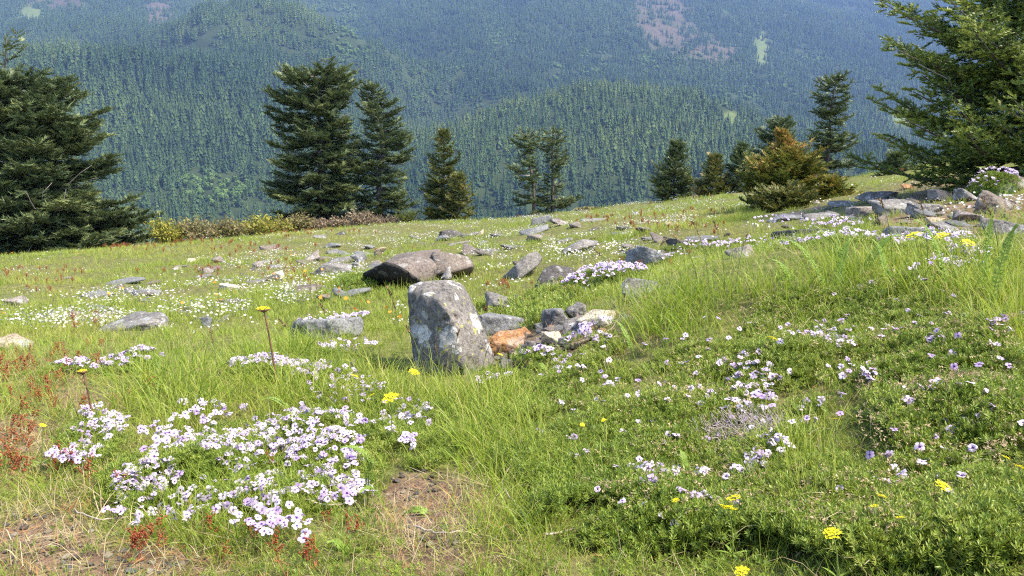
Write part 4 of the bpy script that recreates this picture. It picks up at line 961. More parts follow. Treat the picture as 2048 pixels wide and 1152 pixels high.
for i, (px_, yb, Y_, w_, h_, mt, nl, lab, tw) in enumerate([
    (318,486,33,58,46,'shrub_yellow',1500,'yellow-green shrub beside the large left fir',False),
    (346,482,33.5,36,34,'shrub_yellow',900,'smaller yellow-green shrub right of the first yellow one',False),
    (395,478,34,90,40,'shrub_olive',1600,'broad olive-brown shrub right of the yellow shrubs',True),
    (455,474,34.5,80,42,'shrub_olive',1500,'olive shrub in the middle of the shrub row',True),
    (510,466,35,70,34,'shrub_yellow',1200,'yellow-leaved shrub left of the broad old fir',False),
    (560,462,35.5,64,34,'shrub_yellow',1000,'yellow-leaved shrub right at the broad old fir',True),
    (600,458,36,60,26,'shrub_olive',900,'low olive shrub under the broad old fir',True),
    (655,453,36.5,70,24,'shrub_brown',900,'reddish-brown twiggy shrub under the broad old fir',True),
    (720,448,37,76,22,'shrub_brown',900,'reddish-brown twiggy shrub under the pointed fir',True),
    (775,444,37.5,60,18,'shrub_brown',700,'small brown twiggy shrub right of the pointed fir',True),
    (815,444,37.5,44,20,'shrub_yellow',600,'small yellow-green shrub between pointed and slender firs',False),
    (1180,424,30,50,14,'shrub_olive',400,'low dead-twigged shrub right of the gnarled pair',True)]):
    shrub('shrub', lab, px_, yb, Y_, w_ * 1.25, h_ + (-4 if i % 2 else 5), mt, int(nl * 0.9), 400 + i, 0.085, tw)
# ================================================================== grass and small plants
def tuft(seed, n, h, spread, width, bend, mat, tint=(0.2, 0.7), seg=4, upright=0.35, flat=False):
    r = np.random.default_rng(seed); G = Geo()
    for k in range(n):
        a = r.uniform(0, 6.28); rr = spread * math.sqrt(r.random()); b = np.array([rr * math.cos(a), rr * math.sin(a), -0.006])
        a2 = a + r.normal() * 0.8; L = h * r.uniform(0.45, 1.15); d = np.array([math.cos(a2), math.sin(a2), 0]); side = np.array([-d[1], d[0], 0.0])
        s = np.linspace(0, 1, seg + 1); th0 = upright * abs(r.normal()) * 1.0; k_ = bend * r.uniform(0.2, 1.4)
        ang = th0 + k_ * s ** 1.5; st = L / seg
        pts = b + np.concatenate([[np.zeros(3)], np.cumsum([st * (math.sin(x) * d + math.cos(x) * np.array([0, 0, 1.0])) for x in 0.5 * (ang[1:] + ang[:-1])], 0)])
        pts[:, 2] = np.maximum(pts[:, 2], -0.004 + 0.01 * r.random())
        tw = r.normal() * 0.6; side2 = side * math.cos(tw) + d * math.sin(tw)
        V, T = strip(pts, width * r.uniform(0.7, 1.3) * np.maximum(1 - s ** 2.2, 0.06), side2)
        t0 = r.uniform(*tint); G.add(V, T, np.clip(np.repeat(t0 + 0.22 * (s > 0.85) + 0.18 * (s < 0.15), 2), 0, 1))
    return G.mesh('tuft', M[mat])
r0 = np.random.default_rng(77)
# footprints of the stones, so that nothing grows through them
bpy.context.view_layer.update()
FOOT = []
for o in COL.objects:
    if o.type == 'MESH' and o.parent is None and o.name.split('.')[0] in ('rock', 'boulder', 'standing_stone'):
        bb_ = np.array([(o.matrix_world @ Vector(c))[:] for c in o.bound_box]); lo, hi = bb_.min(0), bb_.max(0)
        FOOT.append(((lo[0] + hi[0]) / 2, (lo[1] + hi[1]) / 2, (hi[0] - lo[0]) / 2, (hi[1] - lo[1]) / 2, hi[2]))
FOOT = np.array(FOOT)
def clear_of_rocks(P, f=0.86):
    ok = np.ones(len(P), bool)
    for cx, cy, rx, ry, _ in FOOT: ok &= ((P[:, 0] - cx) / (rx * f)) ** 2 + ((P[:, 1] - cy) / (ry * f)) ** 2 > 1
    return ok
def world_points(n, y0, y1, um, seed, power=1.0):
    """points over the meadow; density falls with distance by power (1 = even over the picture's width)"""
    r = np.random.default_rng(seed)
    y = y0 * (y1 / y0) ** r.random(n) if power == 1 else (r.uniform(y0 ** (2 - power), y1 ** (2 - power), n)) ** (1 / (2 - power))
    x = r.uniform(-um, um, n) * (y + 0.6); P = np.stack([x, y, zg(x, y)], -1)
    P = P[clear_of_rocks(P)]; px, py, _ = proj(P); return P, px, py, r
BARE = [(1100,688,90,34),(1180,660,70,26),(1040,722,50,18)]
def lean_rot(n, r, k=0.18): return np.stack([k * r.normal(size=n), k * r.normal(size=n), r.uniform(0, 6.28, n)], -1)

# --- foreground bank
PHLOX_ZONE = [(560,940,200,95),(820,880,100,60),(1200,850,240,140),(1470,820,230,140),(1350,1010,260,110),(1760,680,270,110),(1930,840,180,140),(1760,1060,280,90)]
LUSH = [(1620,560,200,60),(1900,560,160,70),(1000,900,90,130),(1150,960,80,60),(600,760,160,70),(850,800,140,50),(1600,980,70,110),(2010,640,60,80),(1000,1080,120,80),(350,800,120,60),(430,1050,150,70),(1340,600,130,70),(1450,560,110,50),(1300,660,90,40)]
P, px, py, r = world_points(52000, 0.9, 6.2, 0.82, 31, 1.0)
den = 0.50 + 0.35 * in_ell(px, py, LUSH) - 0.03 * in_ell(px, py, PHLOX_ZONE) - 0.47 * in_ell(px, py, SOIL) + 0.16 * fbm2(P[:, 0], P[:, 1], 2.2, 2, 5)
keep = r.random(len(P)) < np.clip(den, 0.03, 1) * 0.62
P, px, py = P[keep], px[keep], py[keep]
tn = np.clip(0.56 + 0.22 * fbm2(P[:, 0], P[:, 1], 1.3, 2, 8) + 0.14 * r.normal(size=len(P)) + 0.20 * in_ell(px, py, [(100,900,190,200)]) - 0.1 * in_ell(px, py, LUSH), 0, 1)
near_s = (0.75 + 0.5 * r.random(len(P))) * np.clip(0.75 + 0.45 * in_ell(px, py, LUSH), 0, 2) * np.clip(P[:, 1] / 2.0, 0.75, 1.35)
TU = [tuft(1, 10, 0.10, 0.04, 0.0016, 1.5, 'grass', (0.1, 0.8), 5), tuft(2, 11, 0.07, 0.035, 0.0016, 1.3, 'grass', (0.15, 0.9), 5), tuft(3, 7, 0.13, 0.035, 0.0020, 1.9, 'grass', (0.1, 0.7), 6), tuft(4, 7, 0.08, 0.04, 0.0028, 1.0, 'grass', (0.2, 0.65), 5), tuft(5, 10, 0.11, 0.045, 0.0013, 1.6, 'grass', (0.4, 1.3), 5), tuft(6, 9, 0.09, 0.05, 0.0013, 2.0, 'grass', (0.5, 1.5), 5, 0.8)]
LOW = [(1450,535,200,45),(1750,480,330,40),(1330,560,90,40),(900,750,130,50),(1440,497,110,18),(1310,520,80,16),(1680,455,100,18),(1700,492,150,16),(1850,500,120,20),(1080,720,100,30),(560,752,120,18),(200,742,120,14),(1200,640,90,50),(700,735,70,20)]
lw = in_ell(px, py, LOW); near_s = near_s * (1 - 0.5 * lw); kp = r.random(len(P)) > np.maximum(0.45 * lw, 0.93 * in_ell(px, py, BARE)); P, near_s, tn = P[kp], near_s[kp], tn[kp]
scatter('bank_grass', P, lean_rot(len(P), r), near_s, tn, TU, 'fine green grass growing all over the near bank', 'grass')
# dry straw lying and standing between
P, px, py, r = world_points(11000, 0.9, 6.0, 0.82, 32, 1.0)
den = 0.42 + 0.4 * in_ell(px, py, SOIL) + 0.6 * in_ell(px, py, [(1340,610,90,60),(1400,560,80,50),(130,980,160,120),(250,1000,150,60),(890,1060,150,90),(1500,880,120,50),(1650,900,80,60),(1290,640,60,40)])
keep = r.random(len(P)) < np.clip(den, 0, 1) * 0.5; P = P[keep]
ST = [tuft(11, 8, 0.12, 0.05, 0.0020, 2.6, 'straw', (0.1, 0.9), 5, 1.0), tuft(12, 7, 0.14, 0.05, 0.0018, 2.0, 'straw', (0.2, 1.0), 5, 1.2), tuft(13, 9, 0.08, 0.06, 0.0017, 3.0, 'straw', (0.0, 0.7), 5, 1.3)]
scatter('dry_grass', P, lean_rot(len(P), r, 0.25), 0.45 + 0.65 * r.random(len(P)), r.random(len(P)), ST, 'pale dry straw lying among the green grass', 'dry grass')
P, px, py, r = world_points(26000, 0.9, 5.6, 0.82, 38, 1.0)
keep = r.random(len(P)) < np.clip(0.28 + 0.25 * (px > 1000) - 0.45 * in_ell(px, py, SOIL) + 0.5 * fbm2(P[:, 0], P[:, 1], 3.0, 2, 23), 0.02, 1) * 0.5
COVER_P = P[keep & (in_ell(px, py, BARE) < 0.4)]
P, px, py, r = world_points(16000, 1.1, 4.2, 0.85, 39, 1.0)
keep = r.random(len(P)) < np.clip(in_ell(px, py, [(40,820,180,110),(120,980,230,130),(230,1090,300,80),(860,1060,150,80),(250,760,200,40)]) * 0.8 + 0.05, 0, 1) * (0.8 - 0.35 * in_ell(px, py, SOIL)); P, px = P[keep], px[keep]
RT = [tuft(41, 10, 0.055, 0.035, 0.0016, 1.6, 'sorrel', (0.35, 1.1), 4, 0.8), tuft(42, 9, 0.07, 0.04, 0.0015, 1.9, 'straw', (0.0, 0.8), 4, 0.8), tuft(43, 10, 0.05, 0.035, 0.0018, 1.4, 'grass', (0.5, 1.1), 4, 0.7)]
scatter('rusty_grass', P, lean_rot(len(P), r), 0.6 + 0.6 * r.random(len(P)), 0.5 + 0.5 * r.random(len(P)), RT, 'short rusty and tan grass thinly covering the left of the bank', 'grass')
# thin tall blades standing above the rest
Pt = hit(*(lambda r_: (lambda E, a, q, pk: (E[pk, 0] + E[pk, 2] * q * np.cos(a), E[pk, 1] + E[pk, 3] * q * np.sin(a)))(np.array([(1640,560,180,50),(1900,580,150,60),(1400,570,90,40),(620,770,180,50),(880,800,120,30),(1620,1000,60,90),(2020,640,40,70),(1250,640,90,40),(250,850,150,80),(1050,900,90,90)], float), r_.uniform(0, 6.28, 420), np.sqrt(r_.random(420)), r_.integers(0, 10, 420)))(np.random.default_rng(91)))
TB = [tuft(31, 5, 0.24, 0.03, 0.0018, 0.9, 'grass', (0.2, 0.7), 7, 0.25), tuft(32, 6, 0.20, 0.04, 0.0016, 1.3, 'grass', (0.3, 1.1), 7, 0.3), tuft(33, 4, 0.28, 0.03, 0.0015, 0.7, 'grass', (0.3, 0.9), 7, 0.2)]
scatter('tall_grass', Pt, lean_rot(len(Pt), RNG, 0.12), 0.6 + 0.5 * RNG.random(len(Pt)), 0.45 + 0.3 * RNG.random(len(Pt)), TB, 'thin tall grass blades standing above the bank', 'grass')
# --- meadow beyond
P, px, py, r = world_points(46000, 5.0, 48, 0.78, 33, 1.0)
gr = fbm2(P[:, 0], P[:, 1], 0.55, 3, 61)
keep = (r.random(len(P)) < np.clip(0.72 + 0.45 * gr - 0.6 * in_ell(px, py, SOIL + [(1800,430,260,45),(1120,660,120,50)]) - in_ell(px, py, BARE), 0.0, 1)); P, px, py, gr = P[keep], px[keep], py[keep], gr[keep]
tn = np.clip(0.48 - 0.30 * gr + 0.12 * r.normal(size=len(P)) + 0.20 * np.clip((P[:, 1] - 16) / 16, 0, 1) * (P[:, 0] < -2) + 0.45 * in_ell(px, py, [(420,505,220,16),(90,560,90,34),(560,545,70,24),(640,472,140,12),(1330,452,100,26),(1410,470,70,22),(180,660,90,24),(620,575,50,16),(1420,430,60,12),(60,700,120,40)]), 0, 1)
MT = [tuft(21, 16, 0.11, 0.09, 0.0050, 1.2, 'meadow', (0.15, 0.75), 3), tuft(22, 18, 0.085, 0.10, 0.0050, 1.0, 'meadow', (0.2, 0.8), 3), tuft(23, 14, 0.13, 0.08, 0.0045, 1.4, 'meadow', (0.1, 0.9), 3)]
scatter('meadow_grass', P, lean_rot(len(P), r), (0.5 + 0.4 * r.random(len(P))) * np.clip(0.8 + 0.022 * P[:, 1], 0.8, 1.6) * np.clip(1 + 0.4 * gr, 0.6, 1.5), tn, MT, 'soft yellow-green meadow grass sloping down to the firs', 'grass')

# --- little white and cream flowers of the meadow
def flower_cluster(seed, n, R, fsize, mat, h=(0.02, 0.07)):
    r = np.random.default_rng(seed); G = Geo()
    for k in range(n):
        a = r.uniform(0, 6.28); rr = R * math.sqrt(r.random()); c = np.array([rr * math.cos(a), rr * math.sin(a), r.uniform(*h)])
        nrm = norm(np.array([r.normal() * 0.45, r.normal() * 0.45 - 0.3, 1.0])); u = norm(np.cross(nrm, [0.3, 1, 0.1])); w = np.cross(nrm, u); s = fsize * r.uniform(0.7, 1.2) / 2
        th = np.linspace(0, 2 * np.pi, 5, endpoint=False) + r.random()
        V = np.concatenate([[c - nrm * s * 0.15], c + s * (np.cos(th)[:, None] * u + np.sin(th)[:, None] * w) + nrm * 0.1 * s * r.normal(size=(5, 1))])
        G.add(V, [(0, i + 1, (i + 1) % 5 + 1) for i in range(5)], r.random())
    return G.mesh('flowers', M[mat])
WHITE = [(560,520,160,22),(720,482,140,20),(820,470,120,16),(480,565,110,22),(300,600,130,20),(150,640,120,22),(960,450,150,18),(1050,470,130,22),(1250,420,160,16),(1420,405,120,14),(1180,500,110,22),(1150,440,140,20),(950,500,60,14),(420,620,80,16),(620,600,70,20),(330,655,70,14),(560,575,50,16),(1350,440,90,18),(700,560,60,16),(930,590,40,12)]
P, px, py, r = world_points(20000, 5.2, 38, 0.72, 34, 1.0)
nz = fbm2(P[:, 0], P[:, 1], 0.9, 3, 71)
keep = r.random(len(P)) < np.clip(0.03 + 0.55 * in_ell(px, py, WHITE) * np.clip(0.3 + 1.8 * nz, 0, 1) + 0.12 * (nz > 0.5), 0, 1) * 0.75
P, px = P[keep], px[keep]
WF = [flower_cluster(i, 12, 0.13, 0.020, 'white_fl', (0.02, 0.08)) for i in range(4)]
scatter('white_flower_drift', P, lean_rot(len(P), r, 0.05), (0.75 + 0.4 * r.random(len(P))) * np.clip(0.85 + 0.012 * P[:, 1], 0.8, 1.3), np.clip(0.5 + 0.35 * fbm2(P[:, 0], P[:, 1], 0.5, 2, 9) + 0.2 * r.normal(size=len(P)), 0, 1), WF, 'drifts of tiny white and cream flowers across the meadow', 'flowers')
P, px, py, r = world_points(700, 5.2, 30, 0.7, 35, 1.0); P = P[(px < 800) | (r.random(len(P)) < 0.2)]
OF = [flower_cluster(i + 20, 4, 0.12, 0.03, 'orange_fl', (0.08, 0.14)) for i in range(3)]
scatter('orange_flower_specks', P[:24], lean_rot(24, r, 0.05)[:len(P[:24])], np.ones(len(P[:24])), r.random(len(P[:24])), OF, 'orange and red flower specks dotted through the left meadow', 'flowers')

# --- red sorrel
def sorrel_mesh(seed, stems=2, h=0.14):
    r = np.random.default_rng(seed); G = Geo()
    for q in range(stems):
        a = r.uniform(0, 6.28); top = np.array([0.03 * math.cos(a), 0.03 * math.sin(a), h * r.uniform(0.7, 1.1)]); b = np.array([0.012 * math.cos(a), 0.012 * math.sin(a), 0])
        axes = [(b, top, 1.0)]
        for w in range(3):
            t = 0.45 + 0.17 * w; p = b + (top - b) * t; axes.append((p, p + norm(np.array([r.normal(), r.normal(), 1.6])) * h * 0.32, 0.6))
        for p, e, f in axes:
            G.add(*tube([p, (p + e) / 2 + r.normal(size=3) * 0.003, e], [0.0011 * f, 0.0009 * f, 0.0005], 3, False), 0.75)
            for k in range(int(14 * f)):
                t = (0.45 if f == 1 else 0.15) + (0.55 if f == 1 else 0.85) * r.random(); c = p + (e - p) * t + r.normal(size=3) * 0.0035; s = 0.0036 * r.uniform(0.6, 1.3)
                G.add([c + (s, 0, 0), c + (0, s, 0), c - (s, 0, 0), c - (0, s, 0), c + (0, 0, s * 1.2), c - (0, 0, s * 1.2)], [(0, 1, 4), (1, 2, 4), (2, 3, 4), (3, 0, 4), (1, 0, 5), (2, 1, 5), (3, 2, 5), (0, 3, 5)], float(np.clip(0.3 + 0.25 * r.normal(), 0, 0.7)))
    for q in range(5):
        a = r.uniform(0, 6.28); d = np.array([math.cos(a), math.sin(a), 0.5]); s = np.linspace(0, 1, 4)
        G.add(*strip(s[:, None] * d * 0.035, 0.006 * np.sin(0.3 + 2.7 * s), np.array([-d[1], d[0], 0])), r.uniform(0.6, 1.0))
    return G.mesh('sorrel', M['sorrel'])
SO = [sorrel_mesh(i, 2 + i % 2) for i in range(4)]
P, px, py, r = world_points(16000, 1.2, 5.0, 0.8, 36, 1.0)
keep = r.random(len(P)) < 0.20 * np.clip(0.85 * in_ell(px, py, [(30,800,110,70),(60,760,130,40),(10,880,60,70),(100,740,80,25)]) + 0.05 * in_ell(px, py, [(250,820,280,110),(330,1080,300,80),(120,980,140,90)]), 0, 1)
P = P[keep]
scatter('red_sorrel_patch', P, lean_rot(len(P), r, 0.35), 0.3 + 0.4 * r.random(len(P)), r.random(len(P)), SO, 'rusty red sorrel massed on the left of the bank', 'sorrel')
P, px, py, r = world_points(16000, 5.5, 36, 0.72, 37, 1.0)
keep = r.random(len(P)) < np.clip(0.75 * in_ell(px, py, [(420,500,190,14),(90,560,80,30),(560,545,60,20),(640,470,120,10),(1330,450,80,22),(1410,470,60,18),(1240,445,60,14),(180,660,70,20),(620,570,40,12),(1110,480,40,10),(1420,430,50,10)]) + 0.5 * (fbm2(P[:, 0], P[:, 1], 0.45, 2, 91) > 0.62), 0, 1) * 0.15
P = P[keep]; SM = [sorrel_mesh(40 + i, 5, 0.16) for i in range(3)]
scatter('meadow_sorrel', P, lean_rot(len(P), r, 0.1), (0.6 + 0.3 * r.random(len(P))) * np.clip(P[:, 1] / 16, 0.7, 1.3), r.random(len(P)), SM, 'reddish sorrel patches tinting the meadow', 'sorrel')
for i, (a, b_, lab) in enumerate([(448,1128,'red sorrel spike in gravel at the bottom, left of the others'),(512,1092,'red sorrel spike beside the gravel, right of the first'),(560,1125,'red sorrel spike below the flower mat'),(632,1140,'red sorrel spike at the bottom middle-left'),(655,1062,'red sorrel spike touching the lowest phlox flowers'),(700,1084,'red sorrel spike right of the lowest phlox flowers'),
        (435,1090,'short red sorrel spike left of the lowest flower'),(270,1125,'red sorrel spike in the pebbles'),(330,985,'red sorrel spike left in the flower mat'),(545,950,'thin red sorrel spike within the flower mat'),(120,960,'red sorrel spike on the gravel at the left'),(300,790,'red sorrel spike near the small composite bud'),(975,835,'thin red sorrel spike below the standing stone')]):
    b0 = hit1(a, b_); o = obj('sorrel_plant', SO[i % 4], None, b0); o.scale = (0.34 + 0.07 * ((i * 5) % 4),) * 3; o.rotation_euler = (0.25 * math.sin(i * 3.1), 0.3 * math.cos(i * 2.3), i * 1.3); tag(o, lab, 'sorrel plant', 'sorrel spikes in the foreground')

# ================================================================== phlox mats
def phlox_flower(seed, close=0.0):
    r = np.random.default_rng(seed); G = Geo()
    for k in range(5):
        a = 2 * math.pi * k / 5 + r.normal() * 0.06; d = np.array([math.cos(a), math.sin(a), 0]); s = np.array([-d[1], d[0], 0]); z = np.array([0, 0, 1.0])
        L = 0.5 * r.uniform(0.88, 1.08) * (1 - 0.5 * close); cup = 0.10 + 0.12 * r.normal() + close; wd = 0.21 * r.uniform(0.9, 1.1); tl = r.normal() * 0.04
        row = [(0.05, 0.035, 0.0, 0.0), (0.17, 0.085, 0.10, 0.2), (0.38, 0.13, 0.8, 0.6), (0.70, 0.205, 1.0, 1.0), (0.92, 0.145, 1.0, 1.0), (1.0, 0.05, 1.0, 1.0)]
        V, A = [], []
        for t, w, tint, cf in row:
            for sg in (-1, 1):
                V.append(d * L * t + s * sg * w * wd / 0.21 + z * (cup * math.sin(t * 2.2) * 0.5 - 0.10 * max(t - 0.6, 0) + sg * tl * t + 0.0)); A.append(tint)
        T = []
        for i in range(len(row) - 1): T += [(2 * i, 2 * i + 1, 2 * i + 3), (2 * i, 2 * i + 3, 2 * i + 2)]
        G.add(V, T, A)
    G.add(*tube([(0, 0, 0.0), (0.02, 0, -0.25), (0.0, 0.02, -0.55)], [0.055, 0.05, 0.04], 5, False), 0.35)
    return G.mesh('flower', M['phlox_fl'])
FL = [phlox_flower(i) for i in range(9)] + [phlox_flower(i, 0.55) for i in range(9, 11)]
def shoots(seed, n=8, R=0.032, leaf=0.0105, mat='phloxleaf', per=15):
    r = np.random.default_rng(seed); G = Geo()
    for q in range(n):
        a = r.uniform(0, 6.28); rr = R * math.sqrt(r.random()); b = np.array([rr * math.cos(a), rr * math.sin(a), 0.0]); ax = norm(np.array([r.normal() * 0.35, r.normal() * 0.35, 1.0])); hh = r.uniform(0.006, 0.024)
        t0 = r.uniform(0.2, 0.8)
        for k in range(per):
            t = k / per; az = k * 2.4 + r.normal() * 0.3; el = 0.25 + 0.9 * t; u = norm(np.cross(ax, [0.2, 1, 0.3])); w = np.cross(ax, u)
            d = (u * math.cos(az) + w * math.sin(az)) * math.cos(el) + ax * math.sin(el); p = b + ax * hh * (0.3 + 0.7 * t); sd_ = norm(np.cross(d, ax)) * leaf * 0.10; L = leaf * r.uniform(0.75, 1.2) * (1 - 0.3 * t)
            G.add([p, p + d * L * 0.5 - sd_, p + d * L, p + d * L * 0.5 + sd_], [(0, 1, 2), (0, 2, 3)], float(np.clip(t0 + 0.15 * t + 0.1 * r.normal(), 0, 0.95)))
    return G.mesh('shoots', M[mat])
SH = [shoots(i) for i in range(5)]
scatter('low_herbs', COVER_P + np.stack([0 * COVER_P[:, 0], 0 * COVER_P[:, 0], 0.02 * RNG.random(len(COVER_P))], -1), lean_rot(len(COVER_P), RNG, 0.35), 0.5 + 0.5 * RNG.random(len(COVER_P)), np.clip(0.6 + 0.25 * RNG.normal(size=len(COVER_P)), 0, 1), SH, 'small green herbs creeping between the grass of the bank', 'herbs')
HU = [tuft(60 + i, 6, 0.010, 0.004, 0.0036, 0.5, 'husk', (0.1, 0.9), 2, 0.5) for i in range(3)]
def lump(x, y): return np.clip(0.5 + 0.75 * fbm2(x, y, 5.0, 2, 44), 0, 1.2)
def ell_pts(ells, n, r, pw=0.5):
    """random pixels over ellipses (cx, cy, rx, ry), shared out by area"""
    ar = np.array([e[2] * e[3] for e in ells], float); pick = r.choice(len(ells), n, p=ar / ar.sum()); E = np.array(ells, float)[pick]
    a = r.uniform(0, 6.28, n); rr = r.random(n) ** pw; return E[:, 0] + E[:, 2] * rr * np.cos(a), E[:, 1] + E[:, 3] * rr * np.sin(a)
FM = 2.2
def phlox(label, leaf_ells, n_leaf, flow, seed, fsize=0.0215, hmat=0.05, husks=0, husk_ells=None, dome=None, ssc=1.0, lift=0.022):
    """a phlox mat: needle-leaved foliage and each flower; flow rows (cx, cy, rx, ry, count)"""
    r = np.random.default_rng(seed)
    c = hit1(leaf_ells[0][0], leaf_ells[0][1]); root = empty('phlox_mat', c, label, 'phlox'); inv = -c
    def surf(P):
        z = P[:, 2] + hmat * lump(P[:, 0], P[:, 1])
        if dome is not None:
            dx, dy, rx, ry, hh = dome; q = ((P[:, 0] - dx) / rx) ** 2 + ((P[:, 1] - dy) / ry) ** 2; z = z + hh * np.sqrt(np.clip(1 - q, 0, 1))
        return np.stack([P[:, 0], P[:, 1], z], -1)
    if dome is None:
        P = hit(*ell_pts(leaf_ells, n_leaf, r)); P = P[fbm2(P[:, 0], P[:, 1], 7.0, 2, 19) > -0.12 - 0.5 * r.random(len(P))]
    else:
        dx, dy, rx, ry, hh = dome; a = r.uniform(0, 6.28, n_leaf); q = np.sqrt(r.random(n_leaf)) * 1.02; x = dx + rx * q * np.cos(a); y = dy + ry * q * np.sin(a); P = np.stack([x, y, zg(x, y)], -1)
        D, T = ICO[4]; V = D * np.array([rx * 0.97, ry * 0.97, hh * 0.92]); V[:, 2] += zg(dx + V[:, 0], dy + V[:, 1]) ; V[:, 0] += dx; V[:, 1] += dy
        obj('cushion', mesh_np('cushion', V + inv, T, M['phloxleaf'], np.full(len(V), 0.05), smooth=True), root)
    P = surf(P)
    scatter('foliage', P + inv, lean_rot(len(P), r, 0.3), ssc * (0.8 + 0.5 * r.random(len(P))), np.clip(0.62 + 0.35 * fbm2(P[:, 0], P[:, 1], 3, 2, 14) + 0.15 * r.normal(size=len(P)), 0, 1), SH, '', '', root)
    if husks:
        Ph = hit(*ell_pts(husk_ells or leaf_ells, husks, r)); Ph = surf(Ph)
        scatter('spent_blooms', Ph + inv + (0, 0, 0.028), lean_rot(husks, r, 0.5), 0.5 + 0.5 * r.random(husks), r.random(husks), HU, '', '', root)
    for cx, cy, rx, ry, n in flow:
        n = int(n * FM * (1.3 if seed == 201 else 1.0))
        if dome is None: Pf = hit(*ell_pts([(cx, cy, rx, ry)], n, r, 0.6))
        else:
            dx, dy, drx, dry, hh = dome; a = r.uniform(0, 6.28, n); q = np.sqrt(r.random(n)) * 0.97; x = dx + drx * q * np.cos(a); y = dy + dry * q * np.sin(a); Pf = np.stack([x, y, zg(x, y)], -1)
        Pf = surf(Pf)
        for p in Pf:
            o = obj('flower', FL[r.integers(11)], root, p + inv + (0, 0, lift + 0.012 * r.random())); s = fsize * r.uniform(0.8, 1.12); o.scale = (s, s, s)
            e = Euler((0.30 + 0.42 * r.normal(), 0.42 * r.normal(), 0)).to_quaternion() @ Euler((0, 0, r.uniform(0, 6.28))).to_quaternion(); o.rotation_mode = 'QUATERNION'; o.rotation_quaternion = e
    return root
phlox('large phlox mat covered in pale lilac flowers, front left', [(560,940,190,95),(290,985,80,50),(830,885,100,55),(700,820,80,40),(180,900,60,40)], 3000,
    [(590,890,120,50,52),(640,930,90,45,34),(720,800,55,22,13),(660,800,50,20,8),(480,930,90,50,30),(290,990,75,28,30),(200,880,60,40,26),(150,940,55,28,16),(620,1000,110,30,18),(835,855,40,18,9),(815,915,22,12,6),(560,1070,60,30,6),(400,900,70,45,18),(430,840,70,20,9),(285,1035,80,40,10),(450,1040,120,40,14),(560,1085,100,35,10),(330,920,70,40,14),(700,970,50,40,9),(720,890,80,45,14),(800,845,60,22,8),(640,850,70,25,10),(520,1000,120,40,10),(720,1010,40,30,5)], 201)
phlox('green phlox mat with scattered violet flowers, centre right', [(1180,870,200,140),(1430,830,210,130),(1330,1010,250,110)], 5200,
    [(1480,765,50,20,10),(1500,800,60,30,12),(1495,850,50,35,8),(1545,945,35,30,8),(1500,970,35,22,8),(1285,975,25,15,6),(1180,780,70,25,5),(1300,910,50,40,2),(1140,910,20,12,1),(1330,1060,150,50,7),(1350,980,60,15,4),(1230,780,150,60,6),(1545,760,50,30,6),(1300,880,300,150,16),(1400,700,200,60,8),(1450,840,110,60,8)], 202, husks=1300, husk_ells=[(1250,780,220,90),(1420,850,200,120),(1350,1000,200,90)])
phlox('green phlox mat studded with tan spent blooms, upper right', [(1740,680,260,100),(1920,830,170,130),(1760,1050,280,100),(1950,1080,150,80)], 5600,
    [(1650,700,70,22,10),(1730,790,20,10,4),(1865,715,25,16,4),(1990,695,25,14,4),(1830,590,60,20,4),(1700,690,130,40,7),(1880,840,90,40,4),(1950,920,80,60,3),(1830,1010,120,30,4),(1650,860,60,40,3),(1590,690,40,30,3),(1950,760,80,40,3),(1800,700,260,110,18),(1800,950,250,130,10)], 203, husks=2600, husk_ells=[(1750,660,290,90),(1850,760,190,90),(1550,640,120,60),(1880,900,170,120),(1700,1050,250,80)])
phlox('phlox strip with lilac flowers on the bank edge beside the rust stones', [(1100,735,80,12),(1180,705,60,12),(1000,772,50,12)], 420, [(1100,736,60,7,14),(1175,705,50,8,14),(985,775,45,10,7),(1180,680,40,10,6)], 204, fsize=0.026)
phlox('band of pale phlox flowers behind the tall composite bud', [(560,752,110,16),(700,735,60,14),(640,765,80,14)], 620, [(560,752,105,12,56),(700,712,60,12,22),(650,775,80,10,14)], 205, fsize=0.026)
phlox('thin band of white phlox flowers at the left end of the bank', [(190,742,90,10),(270,738,50,8)], 300, [(190,742,90,8,34),(290,735,40,7,12)], 206, fsize=0.027)
phlox('phlox along the grass crest with pinkish flowers, right', [(1700,492,130,10),(1860,500,100,12),(1930,535,50,22),(1560,495,60,8)], 900, [(1700,490,130,8,44),(1850,497,100,10,34),(1935,535,45,20,26),(1560,494,70,7,20),(1900,560,50,14,6)], 207, fsize=0.028)
phlox('phlox drift with white flowers behind the grass crest', [(1420,500,90,12),(1300,520,60,10),(1680,455,70,10)], 700, [(1440,497,80,9,46),(1310,518,55,8,24),(1670,455,70,9,44),(1540,447,40,6,14)], 208, fsize=0.030)
phlox('white phlox spilling over the wide flat slab', [(690,648,50,10),(630,660,50,6)], 240, [(695,645,42,9,40),(640,658,50,5,18)], 209, fsize=0.028)
hb1 = hit1(1215, 585); kk = px2m(1, hb1[1])
phlox('rounded phlox bush thick with lilac flowers behind the bank', [(1215,585,80,20)], 900, [(1215,560,70,30,120)], 210, fsize=0.028, lift=0.045, dome=(hb1[0], hb1[1] + 0.25, 92 * kk, 0.36, 30 * kk), ssc=0.9)
hb1 = hit1(1990, 392); kk = px2m(1, hb1[1])
phlox('round phlox cushion with violet flowers against the brown boulder', [(1988,390,36,14)], 420, [(1988,365,36,20,34)], 211, fsize=0.032, lift=0.055, dome=(hb1[0], hb1[1] + 0.05, 46 * kk, 0.2, 34 * kk), ssc=0.9)

